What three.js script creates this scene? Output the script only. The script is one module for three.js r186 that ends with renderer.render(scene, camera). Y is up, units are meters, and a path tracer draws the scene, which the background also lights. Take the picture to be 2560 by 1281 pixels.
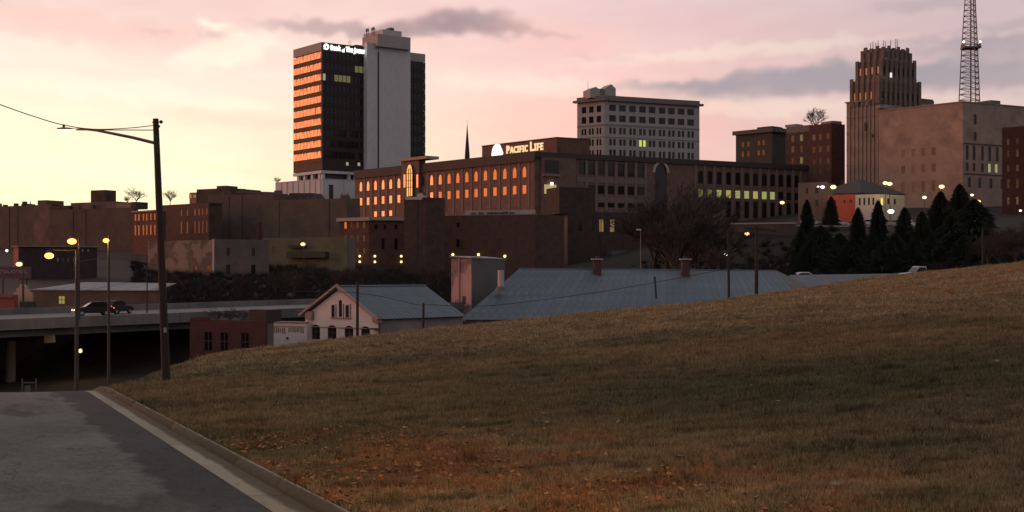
import * as THREE from 'three';
import { ImprovedNoise } from 'three/addons/math/ImprovedNoise.js';
import { mergeGeometries } from 'three/addons/utils/BufferGeometryUtils.js';
import { FontLoader } from 'three/addons/loaders/FontLoader.js';
import { TextGeometry } from 'three/addons/geometries/TextGeometry.js';
import { RoundedBoxGeometry } from 'three/addons/geometries/RoundedBoxGeometry.js';

// ---------------------------------------------------------------- camera
const W = 2560, H = 1281, F = 3400, CX = 1280, HZ = 690, EYE = 1.9;
const scene = new THREE.Scene();
const camera = new THREE.PerspectiveCamera(2 * Math.atan(H / 2 / F) * 180 / Math.PI, W / H, 0.1, 6000);
camera.position.set(0, EYE, 0);
camera.setViewOffset(W, H, 0, H / 2 - HZ, W, H);          // level camera, lens shifted up
camera.updateProjectionMatrix();
const renderer = new THREE.WebGLRenderer();
renderer.setSize(1024, 512);
renderer.toneMapping = THREE.LinearToneMapping;
renderer.toneMappingExposure = 1.0;
renderer.shadowMap.enabled = true;
const R = Math.PI / 180;
const lerp = (a, b, t) => a + (b - a) * t, clamp = (v, a = 0, b = 1) => Math.min(b, Math.max(a, v));
const smooth = (a, b, v) => { const t = clamp((v - a) / (b - a)); return t * t * (3 - 2 * t); };
function table(xs, ys, x) {
  if (x <= xs[0]) return ys[0];
  for (let i = 1; i < xs.length; i++) if (x <= xs[i]) return lerp(ys[i - 1], ys[i], (x - xs[i - 1]) / (xs[i] - xs[i - 1]));
  return ys[ys.length - 1];
}
let seed = 12345;
const rnd = () => { seed = (seed + 0x6D2B79F5) | 0; let t = Math.imul(seed ^ (seed >>> 15), 1 | seed); t = (t + Math.imul(t ^ (t >>> 7), 61 | t)) ^ t; return ((t ^ (t >>> 14)) >>> 0) / 4294967296; };
const rr = (a, b) => a + (b - a) * rnd();
const perlin = new ImprovedNoise();
const fbm = (x, y, z = 0, o = 4) => { let s = 0, a = 0.5, f = 1; for (let i = 0; i < o; i++) { s += a * perlin.noise(x * f, y * f, z * f + i * 7.3); a *= 0.5; f *= 2.03; } return s; };

// ---------------------------------------------------------------- sky: dusk, the sun gone down to the left of the view
const SUN_AZ = -66, SUN_EL = 3;
{
  const az = [-180, -130, -95, -66, -52, -40, -21, -12, -4, 4, 12, 21, 45, 90, 180];
  const el = [0, 2, 5, 8, 11, 20, 35, 60, 90];
  const top = [[.52, .465, .475], [.37, .365, .40], [.305, .32, .36], [.285, .305, .35]];
  const C = [   // rows by height, columns by azimuth
    [[.34,.28,.29],[.6,.36,.28],[5.0,1.55,.40],[5.6,1.0,.30],[7.0,3.4,.8],[3.0,1.75,.75],[1.5,1.21,.64],[1.3,1.02,.56],[1.08,.76,.50],[1.0,.50,.41],[.92,.43,.36],[.66,.47,.43],[.46,.36,.37],[.37,.31,.33],[.34,.28,.29]],
    [[.34,.28,.30],[.6,.36,.29],[4.8,1.5,.40],[5.4,.96,.29],[6.6,3.3,.8],[2.8,1.7,.75],[1.45,1.20,.67],[1.25,1.02,.60],[1.08,.78,.53],[1.0,.53,.44],[.92,.44,.38],[.64,.48,.45],[.46,.37,.38],[.37,.31,.34],[.34,.28,.30]],
    [[.34,.29,.31],[.58,.37,.31],[4.4,1.4,.41],[4.8,.86,.29],[5.6,2.9,.8],[2.3,1.5,.75],[1.3,1.12,.74],[1.12,.97,.68],[1.02,.80,.60],[1.0,.62,.53],[.84,.575,.515],[.71,.53,.505],[.45,.38,.40],[.36,.31,.34],[.34,.29,.31]],
    [[.34,.29,.32],[.55,.38,.33],[3.3,1.15,.44],[4.0,.76,.31],[4.2,2.2,.74],[1.75,1.15,.72],[1.08,.91,.74],[1.07,.86,.72],[1.04,.76,.65],[1.0,.64,.59],[.80,.565,.535],[.67,.51,.51],[.43,.38,.41],[.35,.31,.35],[.34,.29,.32]],
    [[.33,.30,.33],[.52,.38,.36],[1.7,.78,.46],[3.2,.85,.42],[2.7,1.4,.66],[1.3,.88,.66],[.96,.70,.63],[.98,.69,.64],[.96,.665,.625],[.87,.61,.61],[.75,.56,.56],[.63,.50,.52],[.41,.38,.42],[.34,.31,.35],[.33,.30,.33]],
  ];
  const col = (a, e, out) => {
    let i = 1; while (i < az.length - 1 && a > az[i]) i++;
    const t = (a - az[i - 1]) / (az[i] - az[i - 1]);
    const get = (r, k) => { if (r < 5) return lerp(C[r][i - 1][k], C[r][i][k], t); const g = Math.max(0, 1 - Math.abs(((a - SUN_AZ + 540) % 360) - 180) / 120); const b = top[r - 5][k]; return b * (1 + g * [.75, .35, .15, 0][r - 5]); };
    let j = 1; while (j < el.length - 1 && e > el[j]) j++;
    const v = clamp((e - el[j - 1]) / (el[j] - el[j - 1]));
    for (let k = 0; k < 3; k++) out[k] = lerp(get(j - 1, k), get(j, k), v);
  };
  // clouds of the photograph as places in the sky: azimuth, height, half-sizes in degrees, tilt, strength, colour
  const sk = (px, py) => { const a = Math.atan((px - CX) / F); return [a / R, Math.atan((HZ - py) / F * Math.cos(a)) / R]; };
  const DK = [.41, .30, .315], BL = [.40, .355, .39], CR = [1.15, 1.06, .82], PK = [1.0, .55, .46];
  const clouds = [
    [1185, 55, 120, 27, 3, 1.0, DK], [1060, 70, 130, 20, -4, .85, DK], [850, 72, 165, 15, 2, .75, DK], [1320, 80, 100, 9, 5, .55, DK],
    [1985, 207, 330, 27, -3, .95, BL], [2130, 192, 200, 34, 0, .85, BL], [2390, 190, 260, 27, 2, .95, BL], [1720, 213, 170, 11, 1, .8, BL], [1960, 180, 150, 15, -6, .65, BL],
    [2500, 112, 170, 18, -3, .85, BL], [2330, 106, 150, 7, 0, .5, BL], [2500, 150, 150, 22, -4, .7, BL], [2540, 60, 140, 10, -4, .5, BL], [2330, 8, 110, 12, -3, .5, BL],
    [395, 76, 40, 5, 3, .35, DK], [530, 84, 40, 6, 2, .3, DK], [1520, 146, 90, 6, 3, .22, DK],
    [525, 62, 42, 9, 4, .75, CR], [570, 125, 110, 30, -12, .7, CR], [330, 230, 300, 26, 6, .5, CR], [90, 130, 190, 26, 8, .2, CR], [380, 440, 220, 24, 4, .6, CR], [1340, 215, 200, 22, 3, .30, CR], [1820, 130, 330, 16, -3, .28, CR],
    [1780, 265, 260, 20, 1, .25, CR], [2300, 272, 260, 26, 0, .2, CR], [640, 300, 260, 20, 4, .2, PK], [1500, 300, 260, 60, 0, .3, PK], [160, 60, 300, 34, 4, .4, PK], [1400, 90, 140, 40, 8, .3, PK],
  ].map(([x, y, w, h, r, s, c]) => { const [a, e] = sk(x, y); return [a, e, w / F / R, h / F / R, r * R, s, c]; });
  const w = 3072, h = 1536, data = new Float32Array(w * h * 4), c = [0, 0, 0];
  for (let j = 0; j < h; j++) {
    const e = ((j + 0.5) / h - 0.5) * 180;
    for (let i = 0; i < w; i++) {
      const q = ((i + 0.5) / w - 0.5) * 2 * Math.PI;                        // atan2(z, x)
      const o = (j * w + i) * 4;
      if (e < 0) { data[o] = .06; data[o + 1] = .045; data[o + 2] = .04; data[o + 3] = 1; continue; }
      let a = Math.atan2(Math.cos(q), -Math.sin(q)) / R;                  // 0 = straight ahead (-z), + to the right
      col(a, e, c);
      if (e < 40) {
        const n1 = fbm(a * .16 + 3, e * .75, 1.5, 4), n2 = fbm(a * .55, e * 2.2, 4.1, 3);
        const m = 1 + .06 * n1 + .03 * n2;
        c[0] *= m; c[1] *= 1 + .12 * n1 + .05 * n2; c[2] *= 1 + .11 * n1 + .04 * n2;
        // thin bars of cloud go on all round, as in the frame
        const bar = smooth(.12, .34, fbm(a * .07 + 11, e * .5, 9.2, 3) + .06 * n2) * .45 * smooth(6, 14, e) * (Math.abs(a) > 24 || e > 12.5 ? 1 : 0);
        for (let k = 0; k < 3; k++) c[k] = lerp(c[k], c[k] * .62, bar);
        if (Math.abs(a) < 30 && e < 16) for (const [ca, ce, cw, ch, cr, cs, cc] of clouds) {
          const wx = fbm(a * .9 + 5, e * 1.6, ca, 3) * 1.3, wy = fbm(a * 1.0, e * 1.9 + 9, ce, 4) * .55;
          const dx = a - ca + wx, dy = e - ce + wy, u = (dx * Math.cos(cr) - dy * Math.sin(cr)) / cw, v = (dx * Math.sin(cr) + dy * Math.cos(cr)) / ch;
          const d = u * u + v * v; if (d > 2.6) continue;
          const f = cs * smooth(2.4, .15, d) * .82;
          for (let k = 0; k < 3; k++) c[k] = lerp(c[k], cc[k], f);
        }
      }
      data[o] = c[0]; data[o + 1] = c[1]; data[o + 2] = c[2]; data[o + 3] = 1;
    }
  }
  const t = new THREE.DataTexture(data, w, h, THREE.RGBAFormat, THREE.FloatType);
  t.mapping = THREE.EquirectangularReflectionMapping; t.magFilter = t.minFilter = THREE.LinearFilter; t.wrapS = THREE.RepeatWrapping; t.needsUpdate = true;
  scene.background = t; scene.environment = t;
}
// the after-glow of the sun, low and very soft
const sun = new THREE.DirectionalLight(new THREE.Color().setRGB(1, .30, .13), 0.6);
sun.position.set(Math.sin(SUN_AZ * R) * Math.cos(SUN_EL * R), Math.sin(SUN_EL * R), -Math.cos(SUN_AZ * R) * Math.cos(SUN_EL * R)).multiplyScalar(900);
sun.castShadow = true; sun.shadow.radius = 40; sun.shadow.mapSize.set(2048, 2048);
Object.assign(sun.shadow.camera, { left: -500, right: 500, top: 300, bottom: -300, near: 10, far: 2200 });
sun.target.position.set(0, 0, -250); sun.position.z -= 250;
scene.add(sun, sun.target);

// ---------------------------------------------------------------- helpers
const P = (px, py, d) => new THREE.Vector3((px - CX) / F * d, EYE + (HZ - py) / F * d, -d);
const names = {};
const numbered = (n) => { const k = (names[n] = (names[n] ?? -1) + 1); return k ? `${n}_${String(k).padStart(3, '0')}` : n; };
const shade = (o) => { o.traverse?.((m) => { if (m.isMesh) m.castShadow = m.receiveShadow = true; }); return o; };
function tag(o, label, category, group, kind) { if (label) o.userData.label = label; if (category) o.userData.category = category; if (group) o.userData.group = group; if (kind) o.userData.kind = kind; return o; }
function thing(name, label, category, pos = [0, 0, 0], group) {
  const g = new THREE.Group(); g.name = numbered(name); g.position.set(...(pos.isVector3 ? pos.toArray() : pos)); scene.add(g);
  return tag(g, label, category, group);
}
function copy(o, label, pos, turn = 0, scale = 1, group) {
  const c = o.clone(); c.name = numbered(o.name.replace(/_\d{3}$/, '')); c.userData = { ...o.userData }; if (label) c.userData.label = label; if (group) c.userData.group = group;
  c.position.set(...(pos.isVector3 ? pos.toArray() : pos)); c.rotation.y = turn; typeof scale === 'number' ? c.scale.setScalar(scale) : c.scale.set(...scale); scene.add(c); return c;
}
function part(parent, name, geo, mat, pos, rot) {
  const m = new THREE.Mesh(geo, mat); m.name = name; if (pos) m.position.set(...(pos.isVector3 ? pos.toArray() : pos)); if (rot) m.rotation.set(...rot);
  m.castShadow = m.receiveShadow = true; parent.add(m); return m;
}
function structure(name, geo, mat) { const m = part(scene, numbered(name), geo, mat); m.userData.kind = 'structure'; return m; }
const boxCache = {};
function uvBox(w, h, d) {        // box with uv in metres, shared between alike sizes
  const k = `${w.toFixed(2)}_${h.toFixed(2)}_${d.toFixed(2)}`; if (boxCache[k]) return boxCache[k];
  const g = new THREE.BoxGeometry(w, h, d), p = g.attributes.position, n = g.attributes.normal, u = g.attributes.uv;
  for (let i = 0; i < p.count; i++) { const ax = Math.abs(n.getX(i)) > .5, ay = Math.abs(n.getY(i)) > .5; u.setXY(i, ax ? p.getZ(i) : p.getX(i), ay ? p.getZ(i) : p.getY(i)); }
  return (boxCache[k] = g);
}
function box(x0, x1, y0, y1, z0, z1) { const g = uvBox(x1 - x0, y1 - y0, z1 - z0).clone(); g.translate((x0 + x1) / 2, (y0 + y1) / 2, (z0 + z1) / 2); return g; }
function tube(pts, r0, r1 = r0, n = 6) {   // tapered tube through points
  const gs = [];
  for (let i = 0; i < pts.length - 1; i++) gs.push(rod(pts[i], pts[i + 1], lerp(r0, r1, i / (pts.length - 1)), lerp(r0, r1, (i + 1) / (pts.length - 1)), n));
  return mergeGeometries(gs);
}
const UP = new THREE.Vector3(0, 1, 0);
function rod(a, b, r0, r1 = r0, n = 6, open = false) {
  a = a.isVector3 ? a : new THREE.Vector3(...a); b = b.isVector3 ? b : new THREE.Vector3(...b);
  const d = b.clone().sub(a), L = d.length(), g = new THREE.CylinderGeometry(r1, r0, L, n, 1, open);
  g.applyQuaternion(new THREE.Quaternion().setFromUnitVectors(UP, d.normalize())); g.translate((a.x + b.x) / 2, (a.y + b.y) / 2, (a.z + b.z) / 2); return g;
}
function prism(poly, y0, y1) {     // upright prism over a footprint [[x, z], ...], uv in metres
  const pos = [], uv = []; let run = 0;
  const tri = (a, b, c, ua, ub, uc) => { pos.push(...a, ...b, ...c); uv.push(...ua, ...ub, ...uc); };
  for (let i = 0; i < poly.length; i++) {
    const [ax, az] = poly[i], [bx, bz] = poly[(i + 1) % poly.length], L = Math.hypot(bx - ax, bz - az);
    tri([ax, y0, az], [bx, y0, bz], [bx, y1, bz], [run, y0], [run + L, y0], [run + L, y1]); tri([ax, y0, az], [bx, y1, bz], [ax, y1, az], [run, y0], [run + L, y1], [run, y1]); run += L;
  }
  const v2 = poly.map(([x, z]) => new THREE.Vector2(x, z));
  for (const f of THREE.ShapeUtils.triangulateShape(v2, [])) for (const y of [y0, y1]) { const q = f.map((k) => [poly[k][0], y, poly[k][1]]); tri(...q, ...f.map((k) => [poly[k][0], poly[k][1]])); }
  const g = new THREE.BufferGeometry(); g.setAttribute('position', new THREE.Float32BufferAttribute(pos, 3)); g.setAttribute('uv', new THREE.Float32BufferAttribute(uv, 2)); g.computeVertexNormals(); return g;
}
// ---------------------------------------------------------------- textures: grain only
function grain(n, f, rep) {        // f(x, y in 0..1) -> value 0..1, tiled every rep metres
  const d = new Uint8Array(n * n * 4);
  for (let j = 0; j < n; j++) for (let i = 0; i < n; i++) { const v = f(i / n, j / n), o = (j * n + i) * 4, a = Array.isArray(v) ? v : [v, v, v]; for (let k = 0; k < 3; k++) d[o + k] = clamp(a[k]) * 255; d[o + 3] = 255; }
  const t = new THREE.DataTexture(d, n, n); t.colorSpace = THREE.SRGBColorSpace; t.magFilter = THREE.LinearFilter; t.minFilter = THREE.LinearMipmapLinearFilter; t.generateMipmaps = true; t.wrapS = t.wrapT = THREE.RepeatWrapping; t.repeat.set(1 / rep, 1 / rep); t.needsUpdate = true; return t;
}
const tile = (x, y, f, z, o = 4) => { let s = 0; for (const [a, b] of [[0, 0], [1, 0], [0, 1], [1, 1]]) { const wx = a ? x : 1 - x, wy = b ? y : 1 - y; s += wx * wy * fbm((x - a) * f, (y - b) * f, z, o); } return s; };
const T = {
  mottle: grain(256, (x, y) => .91 + .09 * tile(x, y, 7, 2.2, 5) + .07 * (rnd() - .5), 14),
  stain: grain(256, (x, y) => { const s = tile(x * 1, y, 5, 6.1, 5), v = tile(x, y, 18, 3.3, 3); return .87 + .36 * s + .12 * v + .07 * (rnd() - .5); }, 22),
  course: grain(256, (x, y) => .84 + .3 * tile(x, y, 6, 8.8, 5) + .10 * (Math.floor(y * 64) % 2 ? 1 : -1) * rnd() * .6 + .16 * (rnd() - .5), 9),
  plaster: grain(256, (x, y) => { const s = tile(x, y, 4, 16.1, 5); return s > .02 ? .93 + .2 * s : .74 + .4 * tile(x, y, 14, 1.3, 3); }, 15),
  metal: grain(256, (x, y) => .86 + .38 * tile(x, y, 5, 4.4, 5) + .08 * (rnd() - .5), 9),
};
const mats = {};
function M(r, g, b, rough = .9, o = {}) {
  const k = [r, g, b, rough, o.map, o.metal, o.ior].join(); if (mats[k]) return mats[k];
  return (mats[k] = new THREE.MeshPhysicalMaterial({ color: new THREE.Color().setRGB(r, g, b), roughness: rough, metalness: o.metal ?? 0, map: o.map ? T[o.map] : null, ior: o.ior ?? 1.45, side: THREE.DoubleSide }));
}
const glow = (r, g, b, i = 1, base = .05) => { const k = ['g', r, g, b, i].join(); return (mats[k] ??= new THREE.MeshStandardMaterial({ color: new THREE.Color().setRGB(base, base, base), emissive: new THREE.Color().setRGB(r, g, b), emissiveIntensity: i, roughness: .5 })); };
// window glass: dark behind, its sheen is the sky it faces; a few kinds of blind and tint behind it
const glassKinds = [[.012, .012, .014, .04], [.02, .016, .014, .05], [.05, .042, .036, .06], [.012, .012, .014, .08]].map(([r, g, b, q]) => new THREE.MeshPhysicalMaterial({ color: new THREE.Color().setRGB(r, g, b), roughness: q, ior: 2.25, specularColor: new THREE.Color().setRGB(1, .9, .8) }));
const coated = [[.02, .02, .03], [.03, .02, .02]].map(([r, g, b]) => new THREE.MeshPhysicalMaterial({ color: new THREE.Color().setRGB(r, g, b), roughness: .05, ior: 2.25, specularColor: new THREE.Color().setRGB(1, .86, .74) }));
const plainGlass = [[.012, .011, .011], [.02, .017, .016]].map(([r, g, b]) => new THREE.MeshPhysicalMaterial({ color: new THREE.Color().setRGB(r, g, b), roughness: .08, ior: 1.42 }));
const dullGlass = [[.05, .042, .04], [.03, .026, .025], [.09, .075, .07]].map(([r, g, b]) => new THREE.MeshPhysicalMaterial({ color: new THREE.Color().setRGB(r, g, b), roughness: .22, ior: 1.38 }));
const anyDull = () => dullGlass[Math.floor(rnd() * 3)];
const anyGlass = () => glassKinds[Math.floor(rnd() * glassKinds.length)], anyPlain = () => plainGlass[Math.floor(rnd() * 2)];
const litYellow = glow(1, .86, .26, .36), litGreen = glow(.86, .92, .32, .34), litDim = glow(.5, .46, .16, .22), litWarm = glow(1, .66, .3, .45), litWhite = glow(1, .97, .85, 1.3), litPale = glow(.9, .85, .6, .35);

// ---------------------------------------------------------------- ground
const RD = [-Math.sin(21.6 * R), -Math.cos(21.6 * R)], RN = [-RD[1], RD[0]];      // along the road, and to its right
const su = (x, z) => [x * RD[0] + z * RD[1], x * RN[0] + z * RN[1]];
const xz = (s, u) => [s * RD[0] + u * RN[0], s * RD[1] + u * RN[1]];
const KB = 3.20, GU = 2.67, KF = 3.08;                                             // kerb back, gutter edge, kerb face
const bank = (v) => (v > 0 ? .08 * v * v / (v + 2) : 0);
const planeH = (s, u) => -.0287 * s + (u > KB ? .095 + bank(u - KB) : 0) + (u < -9 ? .05 * (-9 - u) : 0);
const crestX = [-900, 0, 211, 258, 328, 398, 468, 500, 530, 600, 700, 900, 1150, 1500, 1750, 2000, 2250, 2560, 3200];
const crestY = [985, 982, 979, 974, 958, 929, 906, 894, 883, 873, 863, 841, 815, 780, 757, 722, 685, 656, 610];
const dc = []; 
for (let px = -2000; px <= 4600; px += 20) {
  const y = table(crestX, crestY, px), k = (px - CX) / F; let D = 14;
  for (; D < 95; D += .25) { const [s, u] = su(k * D, -D); if (planeH(s, u) >= EYE + (HZ - y) / F * D) break; }
  dc.push(D);
}
for (let it = 0; it < 3; it++) for (let i = 1; i < dc.length - 1; i++) dc[i] = (dc[i - 1] + 2 * dc[i] + dc[i + 1]) / 4;
const crestD = (px) => { const i = clamp((px + 2000) / 20, 0, dc.length - 1.001), k = Math.floor(i); return lerp(dc[k], dc[k + 1], i - k); };
function surf(x, z) {
  const [s, u] = su(x, z); let y = planeH(s, u); const D = -z;
  if (D > 12) { const dd = D - crestD(CX + F * x / D) + 1.2; if (dd > 0) y -= dd < 4.5 ? .012 * dd * dd : .243 + .108 * (dd - 4.5); }
  return y;
}
const lawnBump = (x, z) => (.16 * fbm(x * .13 + 2, z * .13, 6, 2) + .09 * fbm(x * .35, z * .35, 3, 3)) * smooth(8, 14, Math.hypot(x, z)) + .03 * fbm(x * 1.7, z * 1.7, 8, 3);
// far land: heights against the eye by distance, along seven bearings
const tD = [40, 60, 100, 130, 146, 156, 170, 200, 240, 280, 300, 320, 380, 450, 600, 1200, 2500];
const tP = [-600, 0, 500, 900, 1300, 1800, 2150, 2560];
const tH = [
  [-8, -8.5, -11, -11, -11, -4.8, -4.4, -3, -1, 1.5, 3, 4, 8, 14, 16, 4, -30],
  [-8, -8.5, -11, -11, -11, -4.8, -4.4, -3, -1, 1.5, 3, 4, 8, 14, 16, 4, -30],
  [-8, -8.5, -10.5, -10, -9.5, -5.6, -5, -3.5, -1.2, 1.5, 3, 5, 9, 16, 18, 4, -30],
  [-8, -8, -9.5, -9, -8, -7, -6, -4, -2, 0, 2, 5, 12, 19, 22, 4, -30],
  [-7.5, -7.5, -8.5, -8, -7.5, -7, -6, -5, -4, -3, -2, 2, 12, 19, 22, 4, -30],
  [-7, -7, -8, -7, -6, -5, -4, -2.5, -1, 2, 10, 10.5, 12, 20, 24, 4, -30],
  [-6, -6, -6, -5, -4, -3, -2.5, -1, 1.5, 5, 10.8, 13, 19, 24, 26, 4, -30],
  [-6, -5, -3.5, -2, -1.5, -1, -.5, 1, 4, 8, 11.5, 14, 20, 25, 27, 4, -30],
];
function terr(x, z) {
  const D = Math.max(40, -z), px = CX + F * x / D; let i = 1; while (i < tP.length - 1 && px > tP[i]) i++;
  const t = clamp((px - tP[i - 1]) / (tP[i] - tP[i - 1])), a = table(tD, tH[i - 1], D), b = table(tD, tH[i], D);
  return EYE + lerp(a, b, t) + (D > 150 ? .5 * fbm(x * .05, z * .05, 2, 2) : 0);
}
function sheet(us, vs, f, colour) {   // grid f(u, v) -> [x, y, z, uvx, uvy]
  const pos = [], uv = [], idx = [], col = [];
  for (const v of vs) for (const u of us) { const q = f(u, v); pos.push(q[0], q[1], q[2]); uv.push(q[3], q[4]); if (colour) col.push(...colour(q[0], q[2])); }
  const n = us.length;
  for (let j = 0; j < vs.length - 1; j++) for (let i = 0; i < n - 1; i++) { const a = j * n + i; idx.push(a, a + 1, a + n, a + 1, a + n + 1, a + n); }
  const g = new THREE.BufferGeometry(); g.setAttribute('position', new THREE.Float32BufferAttribute(pos, 3)); g.setAttribute('uv', new THREE.Float32BufferAttribute(uv, 2));
  if (colour) g.setAttribute('color', new THREE.Float32BufferAttribute(col, 3)); g.setIndex(idx); g.computeVertexNormals(); return g;
}
const axis = (...spec) => { const out = [spec[0]]; for (let i = 1; i < spec.length; i += 2) { const [to, step] = [spec[i], spec[i + 1]]; let v = out[out.length - 1]; const n = Math.max(1, Math.round(Math.abs(to - v) / step)); for (let k = 1; k <= n; k++) out.push(v + (to - v) * k / n); } return out; };

T.scrub = grain(256, (x, y) => { const s = tile(x, y, 9, 5.5, 5); return [.8 + .5 * s + .2 * (rnd() - .5), .78 + .5 * s + .2 * (rnd() - .5), .74 + .45 * s + .18 * (rnd() - .5)]; }, 17);
structure('ground', sheet(axis(-2500, -420, 260, 420, 7, 2500, 260), axis(900, -40, 90, -640, 4, -2500, 180), (x, z) => [x, terr(x, z) - .25, z, x, z]),
  M(.026, .021, .0165, 1, { map: 'scrub' }));

// dry winter lawn: tan with greener and redder patches; pale crest and dark hollow are painted light
const lawnColor = (x, z) => {
  const [s, u] = su(x, z), n = fbm(x * .11 + 4, z * .11, 1, 4), m = fbm(x * .5, z * .5, 6, 3), q = fbm(x * 1.9, z * 1.9, 3, 2);
  const px = CX + F * x / Math.max(4, -z), D = -z;
  let g = smooth(-.06, .16, .5 * n + .3 * m + .6 * fbm(x * .05 + 1, z * .17 + 3, 21, 3));
  g = Math.max(g, 1.1 * Math.exp(-(((x - 6) / 9) ** 2 + ((z + 22) / 6) ** 2)) + .5 * m);  // greener patch, its darkness also painted in for a shaded hollow
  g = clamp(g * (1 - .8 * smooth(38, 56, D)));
  const dry = smooth(30, 56, D + 30 * n + 14 * m), v = u - KB;  // lightens toward the crest, standing in for grazing light on the blades
  const red = clamp(smooth(-.12, .18, fbm(x * .55 + 9, z * .55, 12, 3) + .5 * q + .18 * Math.exp(-((v - 1.6) ** 2) / 2.5) - .12) * smooth(4, 2.0, Math.abs(v - 1.6)) * smooth(24, 15, D) * smooth(8.6, 10, s) + .12 * smooth(.15, .3, m) * smooth(30, 18, D));
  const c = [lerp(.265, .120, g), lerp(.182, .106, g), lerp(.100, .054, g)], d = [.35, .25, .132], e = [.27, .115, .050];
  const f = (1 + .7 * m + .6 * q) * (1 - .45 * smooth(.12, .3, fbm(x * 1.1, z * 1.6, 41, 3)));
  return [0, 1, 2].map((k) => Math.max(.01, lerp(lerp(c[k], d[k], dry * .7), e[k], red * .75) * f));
};
T.turf = grain(512, (x, y) => { const s = tile(x, y, 22, 5.2, 4), q = tile(x, y, 60, 9.9, 2); return .74 + .62 * s + .5 * q + .34 * (rnd() - .5); }, 3.1);
const turfMat = new THREE.MeshPhysicalMaterial({ specularIntensity: .2, color: 0xffffff, vertexColors: true, map: T.turf, bumpMap: T.turf, bumpScale: .03, roughness: 1 });
const ground_ = (x, z) => surf(x, z) + lawnBump(x, z);
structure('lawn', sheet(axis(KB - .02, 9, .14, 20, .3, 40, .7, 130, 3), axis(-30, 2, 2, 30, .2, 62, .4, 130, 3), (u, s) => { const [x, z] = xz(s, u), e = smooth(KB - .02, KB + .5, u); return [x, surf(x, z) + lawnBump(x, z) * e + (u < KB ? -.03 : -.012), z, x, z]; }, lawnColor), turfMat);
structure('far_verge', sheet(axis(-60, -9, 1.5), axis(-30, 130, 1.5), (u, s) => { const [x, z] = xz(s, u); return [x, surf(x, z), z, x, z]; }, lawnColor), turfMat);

// asphalt: pale worn lane, darker newer strip with a ragged edge along the gutter, darker patches
{
  const nu = 512, ns = 2048, d = new Uint8Array(nu * ns * 4);
  for (let j = 0; j < ns; j++) for (let i = 0; i < nu; i++) {
    const u = -9 + 11.7 * i / nu, s = -20 + 80 * j / ns;
    const rag = GU - .75 - .42 * fbm(s * .42, 2.2, 1, 3) - .5 * Math.max(0, fbm(s * .9, 7.1, 5, 4)) - .25 * fbm(u * 1.4, s * .3, 8, 3);
    let dark = smooth(rag - .05, rag + .12, u + .10 * fbm(u * 3, s * 2.0, 3, 3));
    dark = Math.max(dark, smooth(.06, .16, fbm(u * .6 + 3, s * .13, 14, 4) - .12 * smooth(2.2, .2, Math.abs(u + .5))) * .75, .75 * smooth(1, .7, Math.hypot((u + .4) / .62, (s - 15.2) / 3.2) + .5 * fbm(u * 1.5, s * .7, 3, 3)));
    const cw = Math.abs(fbm(u * .7 + 2, s * .35, 31, 4)), cv = Math.abs(fbm(u * 1.1 + 9, s * .22, 37, 4)), crack = Math.max(smooth(.008, .002, cw) * smooth(-.05, .1, fbm(u * .3, s * .2, 5, 2)), smooth(.006, .001, cv) * .8), sp = rnd(), n = fbm(u * 5, s * 3, 2, 3), k = (j * nu + i) * 4;
    const c = [lerp(.106, .037, dark) * (1 - .55 * crack), lerp(.107, .038, dark) * (1 - .55 * crack), lerp(.101, .040, dark) * (1 - .55 * crack)];
    for (let q = 0; q < 3; q++) { const v = c[q] * (1 + .34 * n + .5 * (sp - .5) + .7 * fbm(u * .7, s * .35, 9, 4)); d[k + q] = 255 * clamp(Math.pow(clamp(v), 1 / 2.2)); } d[k + 3] = 255;
  }
  const t = new THREE.DataTexture(d, nu, ns); t.colorSpace = THREE.SRGBColorSpace; t.magFilter = THREE.LinearFilter; t.minFilter = THREE.LinearMipmapLinearFilter; t.generateMipmaps = true; t.needsUpdate = true;
  T.grit = grain(256, (x, y) => .5 + .3 * tile(x, y, 40, 2.1, 2) + .5 * (rnd() - .5), 1);
  const m = new THREE.MeshPhysicalMaterial({ map: t, roughness: .95, specularIntensity: .3, bumpMap: T.grit, bumpScale: .006 });
  structure('road', sheet(axis(-9, GU, .6), axis(-20, 60, .5), (u, s) => { const [x, z] = xz(s, u); return [x, surf(x, z), z, (u + 9) / 11.7, (s + 20) / 80]; }), m);
}
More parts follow.
